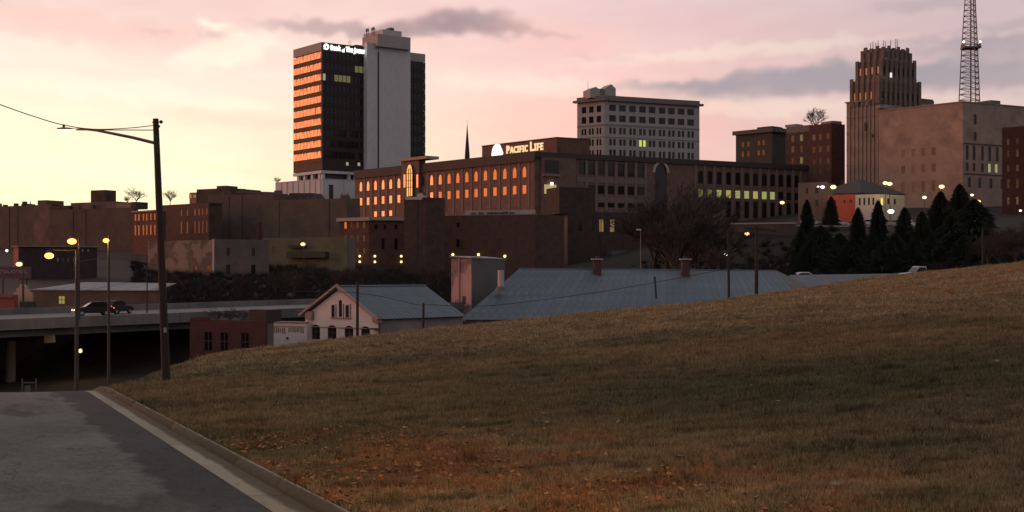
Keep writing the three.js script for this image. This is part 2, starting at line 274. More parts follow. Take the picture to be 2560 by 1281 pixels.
// gutter slabs with a drift of brown litter against the kerb, and kerb stones
{
  const nu = 128, ns = 2048, d = new Uint8Array(nu * ns * 4);
  for (let j = 0; j < ns; j++) for (let i = 0; i < nu; i++) {
    const u = .6 * i / nu, s = 60 * j / ns, e = .21 + .08 * fbm(s * .35, 3, 1, 3) + .05 * fbm(s * 2.2, u * 6, 7, 3), k2 = .49 + .02 * fbm(s * .8, 9, 4, 3) + .02 * fbm(s * 4, u * 8, 2, 2);
    const dirt = clamp(smooth(e - .035, e + .05, u) * smooth(k2 + .02, k2 - .015, u) * .92 + .22 * smooth(.1, .3, fbm(u * 9, s * 4, 4, 3)));
    const g = 1 + .22 * fbm(u * 20, s * 12, 2, 3) + .26 * (rnd() - .5), k = (j * nu + i) * 4, c = [lerp(.30, .092, dirt), lerp(.265, .072, dirt), lerp(.20, .045, dirt)];
    for (let q = 0; q < 3; q++) d[k + q] = 255 * Math.pow(clamp(c[q] * g), 1 / 2.2); d[k + 3] = 255;
  }
  const t = new THREE.DataTexture(d, nu, ns); t.colorSpace = THREE.SRGBColorSpace; t.magFilter = THREE.LinearFilter; t.minFilter = THREE.LinearMipmapLinearFilter; t.generateMipmaps = true; t.needsUpdate = true;
  const gm = new THREE.MeshPhysicalMaterial({ map: t, roughness: .95, specularIntensity: .3 });
  const gms = [[1, 1, 1], [.84, .83, .81], [.93, .93, .94], [.76, .76, .76]].map((c) => { const m = gm.clone(); m.color.setRGB(...c); return m; });
  const gut = new THREE.Group(); gut.name = 'gutter'; gut.userData.kind = 'structure'; scene.add(gut);
  const kerb = new THREE.Group(); kerb.name = 'kerb'; kerb.userData.kind = 'structure'; scene.add(kerb);
  const len = 3.05;
  for (let k = 0; k < 17; k++) {
    const s0 = -4 + k * len + .012, s1 = s0 + len - .024, ss = axis(s0, s1, .5), us = (u) => (u - GU) / .6;
    part(gut, 'gutter_slab', sheet([GU, GU + .3, KF + .01], ss, (u, s) => { const [x, z] = xz(s, u); return [x, surf(x, z) + .004 - .02 * smooth(GU, KF, u), z, us(u), (s + 4) / 60]; }), gms[(k + 2) % 3]);
    const prof = [[KF, -.12], [KF, -.01], [KF + .03, .045], [KF + .06, .075], [KF + .075, .088], [KB - .02, .094], [KB, .088], [KB + .004, -.12]];
    const pos = [], uv = [], idx = [];
    ss.forEach((s) => prof.forEach(([u, y]) => { const [x, z] = xz(s, u), [x2, z2] = xz(s, KF); pos.push(x, surf(x2, z2) + y + .003 * Math.sin(k * 5.1), z); uv.push(us(u), (s + 4) / 60); }));
    for (let j = 0; j < ss.length - 1; j++) for (let i = 0; i < prof.length - 1; i++) { const a = j * prof.length + i; idx.push(a, a + prof.length, a + 1, a + 1, a + prof.length, a + prof.length + 1); }
    const last = (ss.length - 1) * prof.length; for (let i = 1; i < prof.length - 1; i++) idx.push(0, i, i + 1, last, last + i + 1, last + i);
    const g = new THREE.BufferGeometry(); g.setAttribute('position', new THREE.Float32BufferAttribute(pos, 3)); g.setAttribute('uv', new THREE.Float32BufferAttribute(uv, 2)); g.setIndex(idx); g.computeVertexNormals();
    part(kerb, 'kerb_stone', g, gms[k % 4]);
  }
}
// grass: short dry blades standing in the lawn
{
  const blades = (n, h, w, lean) => { const p = []; for (let i = 0; i < n; i++) { const a = rnd() * 6.28, r = rnd() * .05, x = Math.cos(a) * r, z = Math.sin(a) * r, b = rnd() * 6.28, l = lean * rr(.3, 1.2) * h, hh = h * rr(.55, 1.15), wx = Math.cos(b + 1.57) * w, wz = Math.sin(b + 1.57) * w; p.push(x - wx, -.01, z - wz, x + wx, -.01, z + wz, x + Math.cos(b) * l, hh, z + Math.sin(b) * l); } const g = new THREE.BufferGeometry(); g.setAttribute('position', new THREE.Float32BufferAttribute(p, 3)); g.computeVertexNormals(); return g; };
  const gm = new THREE.MeshPhysicalMaterial({ specularIntensity: .35, color: new THREE.Color().setRGB(1.0, 1.0, 1.0), roughness: 1, side: THREE.DoubleSide });
  const field = (name, label, geo, n, pick, sc, dim = 1) => {
    const im = new THREE.InstancedMesh(geo, gm, n), m = new THREE.Matrix4(), q = new THREE.Quaternion(), c = new THREE.Color();
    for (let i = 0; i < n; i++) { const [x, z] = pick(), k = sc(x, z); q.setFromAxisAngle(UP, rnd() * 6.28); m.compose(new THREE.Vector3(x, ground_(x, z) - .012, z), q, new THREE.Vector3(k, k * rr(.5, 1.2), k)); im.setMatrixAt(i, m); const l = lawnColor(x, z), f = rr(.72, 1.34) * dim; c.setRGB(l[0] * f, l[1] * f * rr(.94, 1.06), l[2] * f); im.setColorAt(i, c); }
    im.name = name; im.castShadow = im.receiveShadow = true; tag(im, label, 'grass', null, 'stuff'); scene.add(im);
  };
  const near = () => { for (;;) { const D = 5 + 32 * Math.pow(rnd(), 1.3), t = rr(-.45, .72), x = t * D, [, u] = su(x, -D); if (u > KB + .01) return [x, -D]; } };
  const far = () => { for (;;) { const D = rr(30, 92), t = rr(-.36, .5), x = t * D, [, u] = su(x, -D); if (u > KB + .1) return [x, -D]; } };
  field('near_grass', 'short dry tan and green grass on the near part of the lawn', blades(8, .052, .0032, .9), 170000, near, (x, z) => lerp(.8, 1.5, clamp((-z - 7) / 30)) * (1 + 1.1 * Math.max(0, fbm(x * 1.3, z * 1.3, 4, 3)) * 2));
  field('far_grass', 'dry tan grass along the crest of the lawn, coloured paler for grazing light', blades(7, .06, .007, .8), 100000, far, (x, z) => lerp(1.0, 1.6, clamp((-z - 30) / 40)) * (rnd() < .06 ? rr(1.4, 2.4) : 1));
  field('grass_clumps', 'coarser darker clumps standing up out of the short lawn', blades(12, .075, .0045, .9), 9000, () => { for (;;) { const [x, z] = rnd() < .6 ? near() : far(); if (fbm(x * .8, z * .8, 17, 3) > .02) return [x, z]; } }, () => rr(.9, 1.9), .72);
  // fallen leaves
  const sh = new THREE.Shape(); const pts = [[0, -.05], [.018, -.022], [.045, -.02], [.034, .004], [.05, .03], [.02, .028], [0, .062], [-.02, .028], [-.05, .03], [-.034, .004], [-.045, -.02], [-.018, -.022]];
  sh.moveTo(...pts[0]); pts.slice(1).forEach((p) => sh.lineTo(...p)); const lg = new THREE.ShapeGeometry(sh); lg.rotateX(-Math.PI / 2);
  { const p = lg.attributes.position; for (let i = 0; i < p.count; i++) p.setY(i, .014 * Math.abs(p.getX(i) / .05) + .01 * (p.getZ(i) / .06) ** 2); lg.computeVertexNormals(); }
  const litter = (name, label, n, pick, cols, size) => {
    const im = new THREE.InstancedMesh(lg, gm, n), m = new THREE.Matrix4(), q = new THREE.Quaternion(), c = new THREE.Color();
    for (let i = 0; i < n; i++) { const [x, z] = pick(), k = rr(...size); q.setFromEuler(new THREE.Euler(rr(-.5, .5), rnd() * 6.28, rr(-.5, .5))); m.compose(new THREE.Vector3(x, ground_(x, z) + rr(.008, .03), z), q, new THREE.Vector3(k, k, k)); im.setMatrixAt(i, m); const b = cols[Math.floor(rnd() * cols.length)], f = rr(.6, 1.3); c.setRGB(b[0] * f, b[1] * f, b[2] * f); im.setColorAt(i, c); }
    im.name = name; im.castShadow = im.receiveShadow = true; tag(im, label, 'leaves', null, 'stuff'); scene.add(im);
  };
  const nearKerb = () => { for (;;) { const s = 9.2 + 11 * Math.pow(rnd(), 1.2), v = .05 + 3.4 * Math.pow(rnd(), 1.7), [x, z] = xz(s, KB + v); if (fbm(x * .55 + 9, z * .55, 12, 3) + .25 * rnd() > .0 + .3 * rnd() * rnd()) return [x, z]; } };
  litter('fallen_leaves', 'russet and brown leaf litter drifted on the lawn beside the kerb', 2000, nearKerb, [[.28, .105, .042], [.22, .09, .038], [.30, .145, .06], [.18, .095, .048], [.26, .16, .075]], [.18, .7]);
  litter('scattered_leaves', 'pale curled dead leaves scattered thinly over the lawn', 50, () => { const D = 8 + 22 * rnd(), t = rr(-.2, .4); const x = t * D, [, u] = su(x, -D); return u > KB + .1 ? [x, -D] : nearKerb(); }, [[.27, .20, .14], [.22, .15, .10], [.33, .27, .21]], [.35, 1.0]);
}

// ---------------------------------------------------------------- buildings: a near corner, one wall running off to the left (L), one to the right (R)
const paneCache = {};
class Bld {
  constructor(name, label, cat, { px, d, aL = 40, aR = 50, base, group }) {
    Object.assign(this, { px, d, aL, aR }); this.x0 = (px - CX) / F * d;
    this.base = base ?? terr(this.x0, -d) - 1.5;
    this.g = thing(name, label, cat, [this.x0, this.base, -d], group);
    this.X = { R: [Math.sin(aR * R), -Math.cos(aR * R)], L: [Math.sin(aL * R), Math.cos(aL * R)] };
    this.N = {}; this.phi = {};
    for (const f of 'LR') { const [a, b] = this.X[f]; this.N[f] = [-b, a]; this.phi[f] = Math.atan2(-b, a); }
  }
  U(f, px, z = 0) { const k = (px - CX) / F, [Xx, Xz] = this.X[f], [Nx, Nz] = this.N[f], x = this.x0 + Nx * z, d = this.d - Nz * z; return (k * d - x) / (Xx + k * Xz); }
  D(f, u, z = 0) { return this.d - this.X[f][1] * u - this.N[f][1] * z; }
  Y(py, D = this.d) { return EYE + (HZ - py) / F * D - this.base; }
  YA(f, px, py, z = 0) { return this.Y(py, this.D(f, this.U(f, px, z), z)); }
  put(m, f, u, y, z) { const X = this.X[f], N = this.N[f]; m.position.set(X[0] * u + N[0] * z, y, X[1] * u + N[1] * z); m.rotation.y = this.phi[f]; return m; }
  fbox(name, f, u0, u1, y0, y1, z0, z1, mat, parent = this.g) { const m = part(parent, name, uvBox(Math.abs(u1 - u0), Math.abs(y1 - y0), Math.abs(z1 - z0)), mat); return this.put(m, f, (u0 + u1) / 2, (y0 + y1) / 2, (z0 + z1) / 2); }
  pbox(name, f, p0, p1, ya, yb, z0, z1, mat) { const zz = Math.max(z0, z1); return this.fbox(name, f, this.U(f, p0, zz), this.U(f, p1, zz), Math.min(ya, yb), Math.max(ya, yb), z0, z1, mat); }
  ends(pl, pr) { this.wl = -this.U('L', pl); this.wr = this.U('R', pr); return this; }
  foot(wl = this.wl, wr = this.wr, inset = 0, a0 = 0, b0 = 0) {
    const i = inset / Math.sin((this.aL + this.aR) * R), e = this.X.R, l = [-this.X.L[0], -this.X.L[1]], q = (a, b) => [e[0] * a + l[0] * b, e[1] * a + l[1] * b];
    return [q(a0 + i, b0 + i), q(wr - i, b0 + i), q(wr - i, wl - i), q(a0 + i, wl - i)];
  }
  body(name, y0, y1, mat, inset = 0, wl, wr, a0, b0) { return part(this.g, name, prism(this.foot(wl, wr, inset, a0, b0), y0, y1), mat); }
  skin(name, f, u0, u1, y0, y1, holes, mat, th = .35, pane = anyGlass, outline) {
    const s = new THREE.Shape(); (outline ?? [[u0, y0], [u1, y0], [u1, y1], [u0, y1]]).forEach(([a, c], i) => (i ? s.lineTo(a, c) : s.moveTo(a, c))); s.closePath();
    for (const h of holes) {
      const p = new THREE.Path(), a = h.u - h.w / 2, b = h.u + h.w / 2;
      if (outline ? 0 : a < u0 + .02 || b > u1 - .02 || h.y0 < y0 + .02 || h.y1 > y1 - .02) { console.log('hole out', this.g.name, f, h.u.toFixed(1), h.y0.toFixed(1), h.y1.toFixed(1), [u0, u1, y0, y1].map((v) => v.toFixed(1)).join()); continue; }
      p.moveTo(a, h.y0); p.lineTo(b, h.y0);
      if (h.arch) { const r = h.w / 2; p.lineTo(b, h.y1 - r * h.arch); p.absellipse(h.u, h.y1 - r * h.arch, r, r * h.arch, 0, Math.PI, false); } else { p.lineTo(b, h.y1); p.lineTo(a, h.y1); }
      p.closePath(); s.holes.push(p);
      const k = `${h.w.toFixed(2)}_${(h.y1 - h.y0).toFixed(2)}`; const g = (paneCache[k] ??= new THREE.BoxGeometry(h.w + .06, h.y1 - h.y0 + .06, .05));
      const m = this.put(part(this.g, h.name ?? 'window', g, h.mat ?? pane()), f, h.u, (h.y0 + h.y1) / 2, -Math.min(th - .02, h.rec ?? (f === 'L' ? .10 : .18)));
      m.rotation.order = 'YXZ'; m.rotation.y += rr(-.006, .006) * (h.jit ?? 1); m.rotation.x = rr(-.008, .008) * (h.jit ?? 1);
      if (h.bars) { const bm = h.barMat ?? M(.05, .04, .036, .8); part(m, 'muntin', new THREE.BoxGeometry(.07, h.y1 - h.y0, .09), bm, [0, 0, .03]); part(m, 'muntin', new THREE.BoxGeometry(h.w, .07, .09), bm, [0, (h.y1 - h.y0) * .02, .034]); }
      if (h.sill) { const q = part(m, 'window_sill', new THREE.BoxGeometry(h.w + .25, .14, .3), h.sill, [0, -(h.y1 - h.y0) / 2 - .06, .2]); q.rotation.y = 0; }
    }
    const g = new THREE.ExtrudeGeometry(s, { depth: th, bevelEnabled: false, curveSegments: 6 });
    return this.put(part(this.g, name, g, mat), f, 0, 0, -th);
  }
  clutter(f, p0, p1, y, n) {      // vents, boxes and pipes along a roof edge, downpipes on the wall
    for (let i = 0; i < n; i++) { const p = rr(p0, p1), k = rnd(), w = rr(.5, 2.2), h = k < .4 ? rr(.5, 1.5) : rr(.4, 1.0), u = this.U(f, p), z = -rr(.8, 3.5); k < .65 ? this.fbox('roof_unit', f, u - w / 2, u + w / 2, y - .3, y + h, z - .9, z, M(.10, .075, .068, .9)) : this.put(part(this.g, 'vent_pipe', rod([0, y - .3, 0], [0, y + rr(.7, 1.6), 0], .13, .13, 7), M(.12, .10, .095, .8)), f, u, 0, z); }
    for (let i = 0; i < Math.ceil(n / 4); i++) { const u = this.U(f, rr(p0, p1)); this.fbox('downpipe', f, u - .07, u + .07, 0, y - .2, 0, .14, M(.06, .05, .048, .8)); }
  }
  // a row of openings at pixel columns, their heights read at column ref
  row(f, pxs, wpx, top, bot, ref, o = {}) {
    const r = ref ?? pxs[0], D = this.D(f, this.U(f, r)), y1 = this.Y(top, D), y0 = this.Y(bot, D);
    return pxs.map((p, i) => ({ u: this.U(f, p), w: Math.abs(this.U(f, p + wpx / 2) - this.U(f, p - wpx / 2)), y0, y1, ...o, ...(o.each ? o.each(i, p) : {}) }));
  }
}
const joined = (m) => { m.userData.kind = 'stuff'; return m; };      // panes and bars too small to pick apart
const span = (a, b, n) => Array.from({ length: n }, (_, i) => a + (b - a) * i / (n - 1));
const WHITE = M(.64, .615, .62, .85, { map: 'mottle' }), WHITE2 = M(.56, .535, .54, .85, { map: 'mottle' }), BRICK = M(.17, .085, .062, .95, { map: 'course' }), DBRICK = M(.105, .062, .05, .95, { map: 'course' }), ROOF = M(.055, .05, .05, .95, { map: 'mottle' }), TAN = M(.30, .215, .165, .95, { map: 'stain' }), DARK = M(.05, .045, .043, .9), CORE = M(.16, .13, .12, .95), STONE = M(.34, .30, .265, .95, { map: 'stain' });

// ---- tall office tower
{
  const b = new Bld('office_tower', 'tall dark glass office tower with a pale windowless concrete shaft and a glowing roof sign', 'building', { px: 803, d: 480, aL: 37, aR: 53, base: EYE + 18 }).ends(733, 1063);
  const wl = b.wl, wr = b.wr, Y = (y) => b.Y(y), spand = new THREE.MeshPhysicalMaterial({ color: new THREE.Color().setRGB(.04, .026, .023), roughness: .65, ior: 1.3 }), spandR = spand, mull = M(.035, .027, .025, .6), mullR = mull;
  b.body('core', Y(430), Y(107), CORE, .6);
  b.body('roof', Y(107), Y(106), ROOF, .5);
  // parapets
  const PAR = M(.42, .375, .355, .85, { map: 'mottle' }), PARD = M(.085, .078, .066, .9, { map: 'mottle' });
  b.fbox('parapet', 'L', -wl, 0, Y(126), Y(105), -.5, .02, PAR); b.fbox('sign_band', 'R', .02, b.U('R', 918), Y(127), Y(105), -.5, 0, PARD); b.fbox('parapet', 'R', b.U('R', 1020), wr, Y(127), Y(105), -.5, 0, PAR);
  b.fbox('corner_post', 'L', -.02, .25, Y(425), Y(127), -.5, .12, M(.10, .075, .06, .7));
  const lit = { 0: [], 1: [[10, 11, litDim], [12, 15, litDim]], 2: [[0, 0, litPale], [1, 1, litDim], [2, 2, litYellow], [4, 7, litDim], [7, 7, litPale], [8, 8, litDim]], 4: [[2, 2, litPale]], 5: [] };
  const paneL = new THREE.PlaneGeometry(1, 1), n = 20, nf = 26;
  for (let k = 0; k < 11; k++) {
    const yt = Y(127.4 + 27.75 * k), yb = Y(144.5 + 27.75 * k), yn = Y(155.2 + 27.75 * k);
    if (k < 10) {
      const band = part(b.g, 'window_band', new THREE.BoxGeometry(wl - .1, .05, .3), mull); b.put(band, 'L', -wl / 2, yb, -.15);
      // panes of one storey, each hung a little differently
      const gs = []; const w = wl / n, blind = [];
      for (let i = 0; i < n; i++) { const g = paneL.clone(); g.scale(w - .16, yt - yb - .12, 1); g.rotateY(rr(-.06, .06) + [0, .01, 0, .03, .05, .04, .02, 0, .01, 0][k]); g.rotateX(rr(-.06, .03)); g.translate(-wl + (i + .5) * w, 0, 0); gs.push(g); }
      const pm = joined(b.put(part(b.g, 'window', mergeGeometries(gs), coated[k % 2]), 'L', 0, (yt + yb) / 2, -.22)); pm.userData.label = 'storey of narrow panes mirroring the orange sunset';
      const ms = []; for (let i = 0; i <= n; i++) { const g = new THREE.BoxGeometry(.12, yt - yb, .1); g.translate(-wl + i * w, 0, 0); ms.push(g); }
      joined(b.put(part(b.g, 'mullion', mergeGeometries(ms), mull), 'L', 0, (yt + yb) / 2, -.19));
    }
    b.fbox('spandrel', 'L', -wl, 0, k < 10 ? yn : Y(425), k < 10 ? yb : Y(404), -.3, -.02, spand);
    for (const [p0, p1] of [[804, 917], [1024, 1063]]) {
      const u0 = b.U('R', p0), u1 = b.U('R', p1), w = (wr / nf), cnt = Math.max(1, Math.round((u1 - u0) / w));
      const gs = [], lits = {};
      for (let i = 0; i < cnt; i++) {
        const g = paneL.clone(); g.scale((u1 - u0) / cnt - .14, yt - yb - .08, 1); g.rotateY(rr(-.008, .008)); g.rotateX(rr(-.008, .008)); g.translate(u0 + (i + .5) * (u1 - u0) / cnt, 0, 0);
        const L = p0 < 900 && (lit[k] ?? []).find(([a, c]) => i >= a * .75 && i <= c * .75 + .2); L ? (lits[L[2].uuid] ??= [L[2], []])[1].push(g) : gs.push(g);
      }
      if (k < 10) { joined(b.put(part(b.g, 'window', mergeGeometries(gs), plainGlass[0]), 'R', 0, (yt + yb) / 2, -.2)); for (const [m, q] of Object.values(lits)) joined(b.put(part(b.g, 'lit_window', mergeGeometries(q), m), 'R', 0, (yt + yb) / 2, -.2)); }
      b.fbox('spandrel', 'R', u0, u1, k < 10 ? yn : Y(425), k < 10 ? yb : Y(404), -.3, -.03, spandR);
      if (k < 10) { const ms = []; for (let i = 0; i <= cnt; i++) { const g = new THREE.BoxGeometry(.14, yt - yb, .25); g.translate(lerp(u0, u1, i / cnt), 0, 0); ms.push(g); } joined(b.put(part(b.g, 'mullion', mergeGeometries(ms), mullR), 'R', 0, (yt + yb) / 2, -.13)); }
    }
  }
  for (const [p, y] of [[868, 410], [897, 411]]) b.pbox('lit_window', 'R', p - 3, p + 3, b.YA('R', p, y - 4), b.YA('R', p, y + 4), -.1, 0, litPale);
  // concrete shaft standing proud of the front
  b.pbox('shaft', 'R', 917, 943.5, Y(432), b.YA('R', 930, 110), -.4, 2.2, WHITE);
  b.pbox('shaft', 'R', 948.5, 1026, Y(432), b.YA('R', 985, 100), -.4, 2.6, WHITE);
  b.pbox('slot', 'R', 943.5, 948.5, Y(432), b.YA('R', 946, 134), -.4, 2.12, M(.02, .02, .022, .5));
  b.pbox('shaft', 'R', 943.5, 948.5, b.YA('R', 946, 134), b.YA('R', 946, 116), -.4, 2.2, WHITE);
  b.pbox('penthouse', 'R', 957, 1004, b.YA('R', 975, 112), b.YA('R', 975, 79), -11, 2.58, WHITE2);
  b.pbox('penthouse', 'R', 1004.5, 1018, b.YA('R', 1010, 110), b.YA('R', 1010, 97), -9, 2.4, WHITE2);
  // lift house behind: its sunset side shows
  { const c = new Bld('x', '', '', { px: 944, d: 489, aL: 37, aR: 53, base: b.base }); scene.remove(c.g); names.x = undefined;
    const u0 = -c.U('L', 905.5), h = part(b.g, 'lift_house', prism(c.foot(u0, 14), c.Y(115), c.Y(84)), M(.46, .40, .38, .85, { map: 'mottle' }), [c.x0 - b.x0, 0, -c.d + b.d]);
    for (const [p, y0, y1] of [[916, 86, 74], [920, 84, 73], [930, 83, 71], [934, 83, 69], [937, 83, 70]]) { const v = P(p, y0 + 6, 487), t = P(p, y1, 487); part(h, 'antenna', rod([v.x - c.x0, v.y - c.base, v.z + c.d], [t.x - c.x0, t.y - c.base, t.z + c.d], .14, .1, 5), M(.16, .09, .08, .8)); if (p % 2 === 0) part(h, 'antenna_panel', uvBox(.5, 1.1, .3), M(.16, .09, .08, .8), [t.x - c.x0, t.y - c.base - .3, t.z + c.d]); } }
  b.pbox('roof_unit', 'R', 975, 985, b.YA('R', 980, 79), b.YA('R', 980, 71), -2, 1, M(.12, .1, .11, .8));
  for (const [p, t] of [[877, 101], [881, 97], [884, 99]]) { const u = b.U('R', p), y = b.YA('R', p, t), yb = b.YA('R', p, 115); b.put(part(b.g, 'antenna', rod([0, yb, 0], [0, y, 0], .07, .05, 5), M(.2, .14, .12, .8)), 'R', u, 0, -2); }
  b.pbox('roof_unit', 'R', 889, 906, b.YA('R', 895, 118), b.YA('R', 895, 107), -7, -4, M(.1, .045, .04, .8));
  // ledge, recessed lobby storey with columns
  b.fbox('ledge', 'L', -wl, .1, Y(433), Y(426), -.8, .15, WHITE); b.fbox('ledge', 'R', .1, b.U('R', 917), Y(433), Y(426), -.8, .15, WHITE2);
  b.body('lobby', 0, Y(431), M(.05, .03, .025, .4), 1.8);
  for (const p of [744, 760, 779, 797]) b.pbox('column', 'L', p - 2.4, p + 2.4, 0, Y(432), -1.6, -.5, WHITE);
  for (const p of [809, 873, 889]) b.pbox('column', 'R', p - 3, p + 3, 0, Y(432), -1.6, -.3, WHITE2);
  for (const p of [752, 769, 788]) b.pbox('lobby_glass', 'L', p - 5, p + 5, Y(449), Y(434), -1.78, -1.7, coated[0]);
  // sign
  const sign = glow(.93, 1, .93, 2.4); const font = await new FontLoader().loadAsync('fonts/droid/droid_sans_bold.typeface.json');
  const uA = b.U('R', 806.5), uB = b.U('R', 914.5), logo = new THREE.Shape();
  const T1 = (s, size) => { const g = new TextGeometry(s, { font, size, depth: .12, curveSegments: 3, bevelEnabled: true, bevelThickness: .02, bevelSize: .05, bevelSegments: 1 }); g.computeBoundingBox(); return g; };
  const words = [['Bank', 1.55, 0], ['of', 1.05, -.25], ['The', 1.55, 0], ['James', 1.55, 0]], gs = []; let x = 0;
  for (const [s, z, dy] of words) { const g = T1(s, z); const w = g.boundingBox.max.x; g.translate(x, dy, 0); gs.push(g); x += w + .55; }
  const txt = mergeGeometries(gs); const tw = uB - uA - 3.0; txt.scale(tw / (x - .55), 1.1, 1);
  const st = b.put(part(b.g, 'sign_lettering', txt, sign), 'R', uA + 3.0, Y(122.3), .1); st.userData.label = 'glowing white roof sign lettering';
  const ring = new THREE.Shape(); ring.absarc(0, 0, 1.05, -2.2, 3.4, false); ring.absarc(.05, -.1, .5, 3.4, -2.2, true);
  const lg = new THREE.ExtrudeGeometry(ring, { depth: .12, bevelEnabled: false }), leaf = new THREE.Shape(); leaf.moveTo(-.2, 0); leaf.quadraticCurveTo(-.9, .2, -1.0, -1.0); leaf.quadraticCurveTo(-.2, -.9, -.2, 0);
  b.put(part(b.g, 'sign_emblem', mergeGeometries([lg, new THREE.ExtrudeGeometry(leaf, { depth: .12, bevelEnabled: false })]), sign), 'R', uA + 1.35, Y(115.5), .1);
  const l = new THREE.RectAreaLight(0xeefff0, 1.2, uB - uA, 1.6); const N = b.N.R, X = b.X.R; l.position.set(b.x0 + X[0] * (uA + uB) / 2 + N[0] * .5, b.base + Y(117), -b.d + X[1] * (uA + uB) / 2 + N[1] * .5); l.lookAt(l.position.x + N[0], l.position.y, l.position.z + N[1]); scene.add(l);
}
// ---- white podium of the tower
{
  const b = new Bld('office_podium', 'white ribbed concrete podium at the foot of the glass tower', 'building', { px: 806, d: 472, aL: 44, aR: 56, base: EYE + 15 }).ends(688, 890), Y = (y) => b.Y(y);
  b.body('wall', 0, Y(448), WHITE);
  for (const p of [702, 716, 730, 744, 758, 772, 786, 800]) b.pbox('rib', 'L', p - .9, p + .9, 0, Y(449), 0, .22, WHITE2);
  b.pbox('doorway', 'R', 822, 833, b.YA('R', 828, 497), b.YA('R', 828, 462), -.1, .06, DARK);
  b.pbox('wall_panel', 'R', 860, 861, 0, Y(448.5), 0, .25, WHITE2);
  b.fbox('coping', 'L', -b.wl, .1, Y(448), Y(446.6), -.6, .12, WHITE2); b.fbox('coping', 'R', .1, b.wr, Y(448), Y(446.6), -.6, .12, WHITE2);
}
// ---- church spire far behind
{
  const v = P(1168, 396, 620), t = thing('church_spire', 'slender dark church spire rising behind the long arcaded building', 'spire', [v.x, v.y - 8, v.z]);
  const top = P(1168, 306, 620).y - v.y + 8, sm = M(.05, .035, .035, .9);
  part(t, 'steeple', new THREE.ConeGeometry(1.15, top - 9, 8), sm, [0, 9 + (top - 9) / 2, 0]); part(t, 'belfry', uvBox(2.2, 10, 2.2), sm, [0, 4, 0]); part(t, 'finial', rod([0, top - .5, 0], [0, top + 1.2, 0], .08, .04, 5), sm);
}
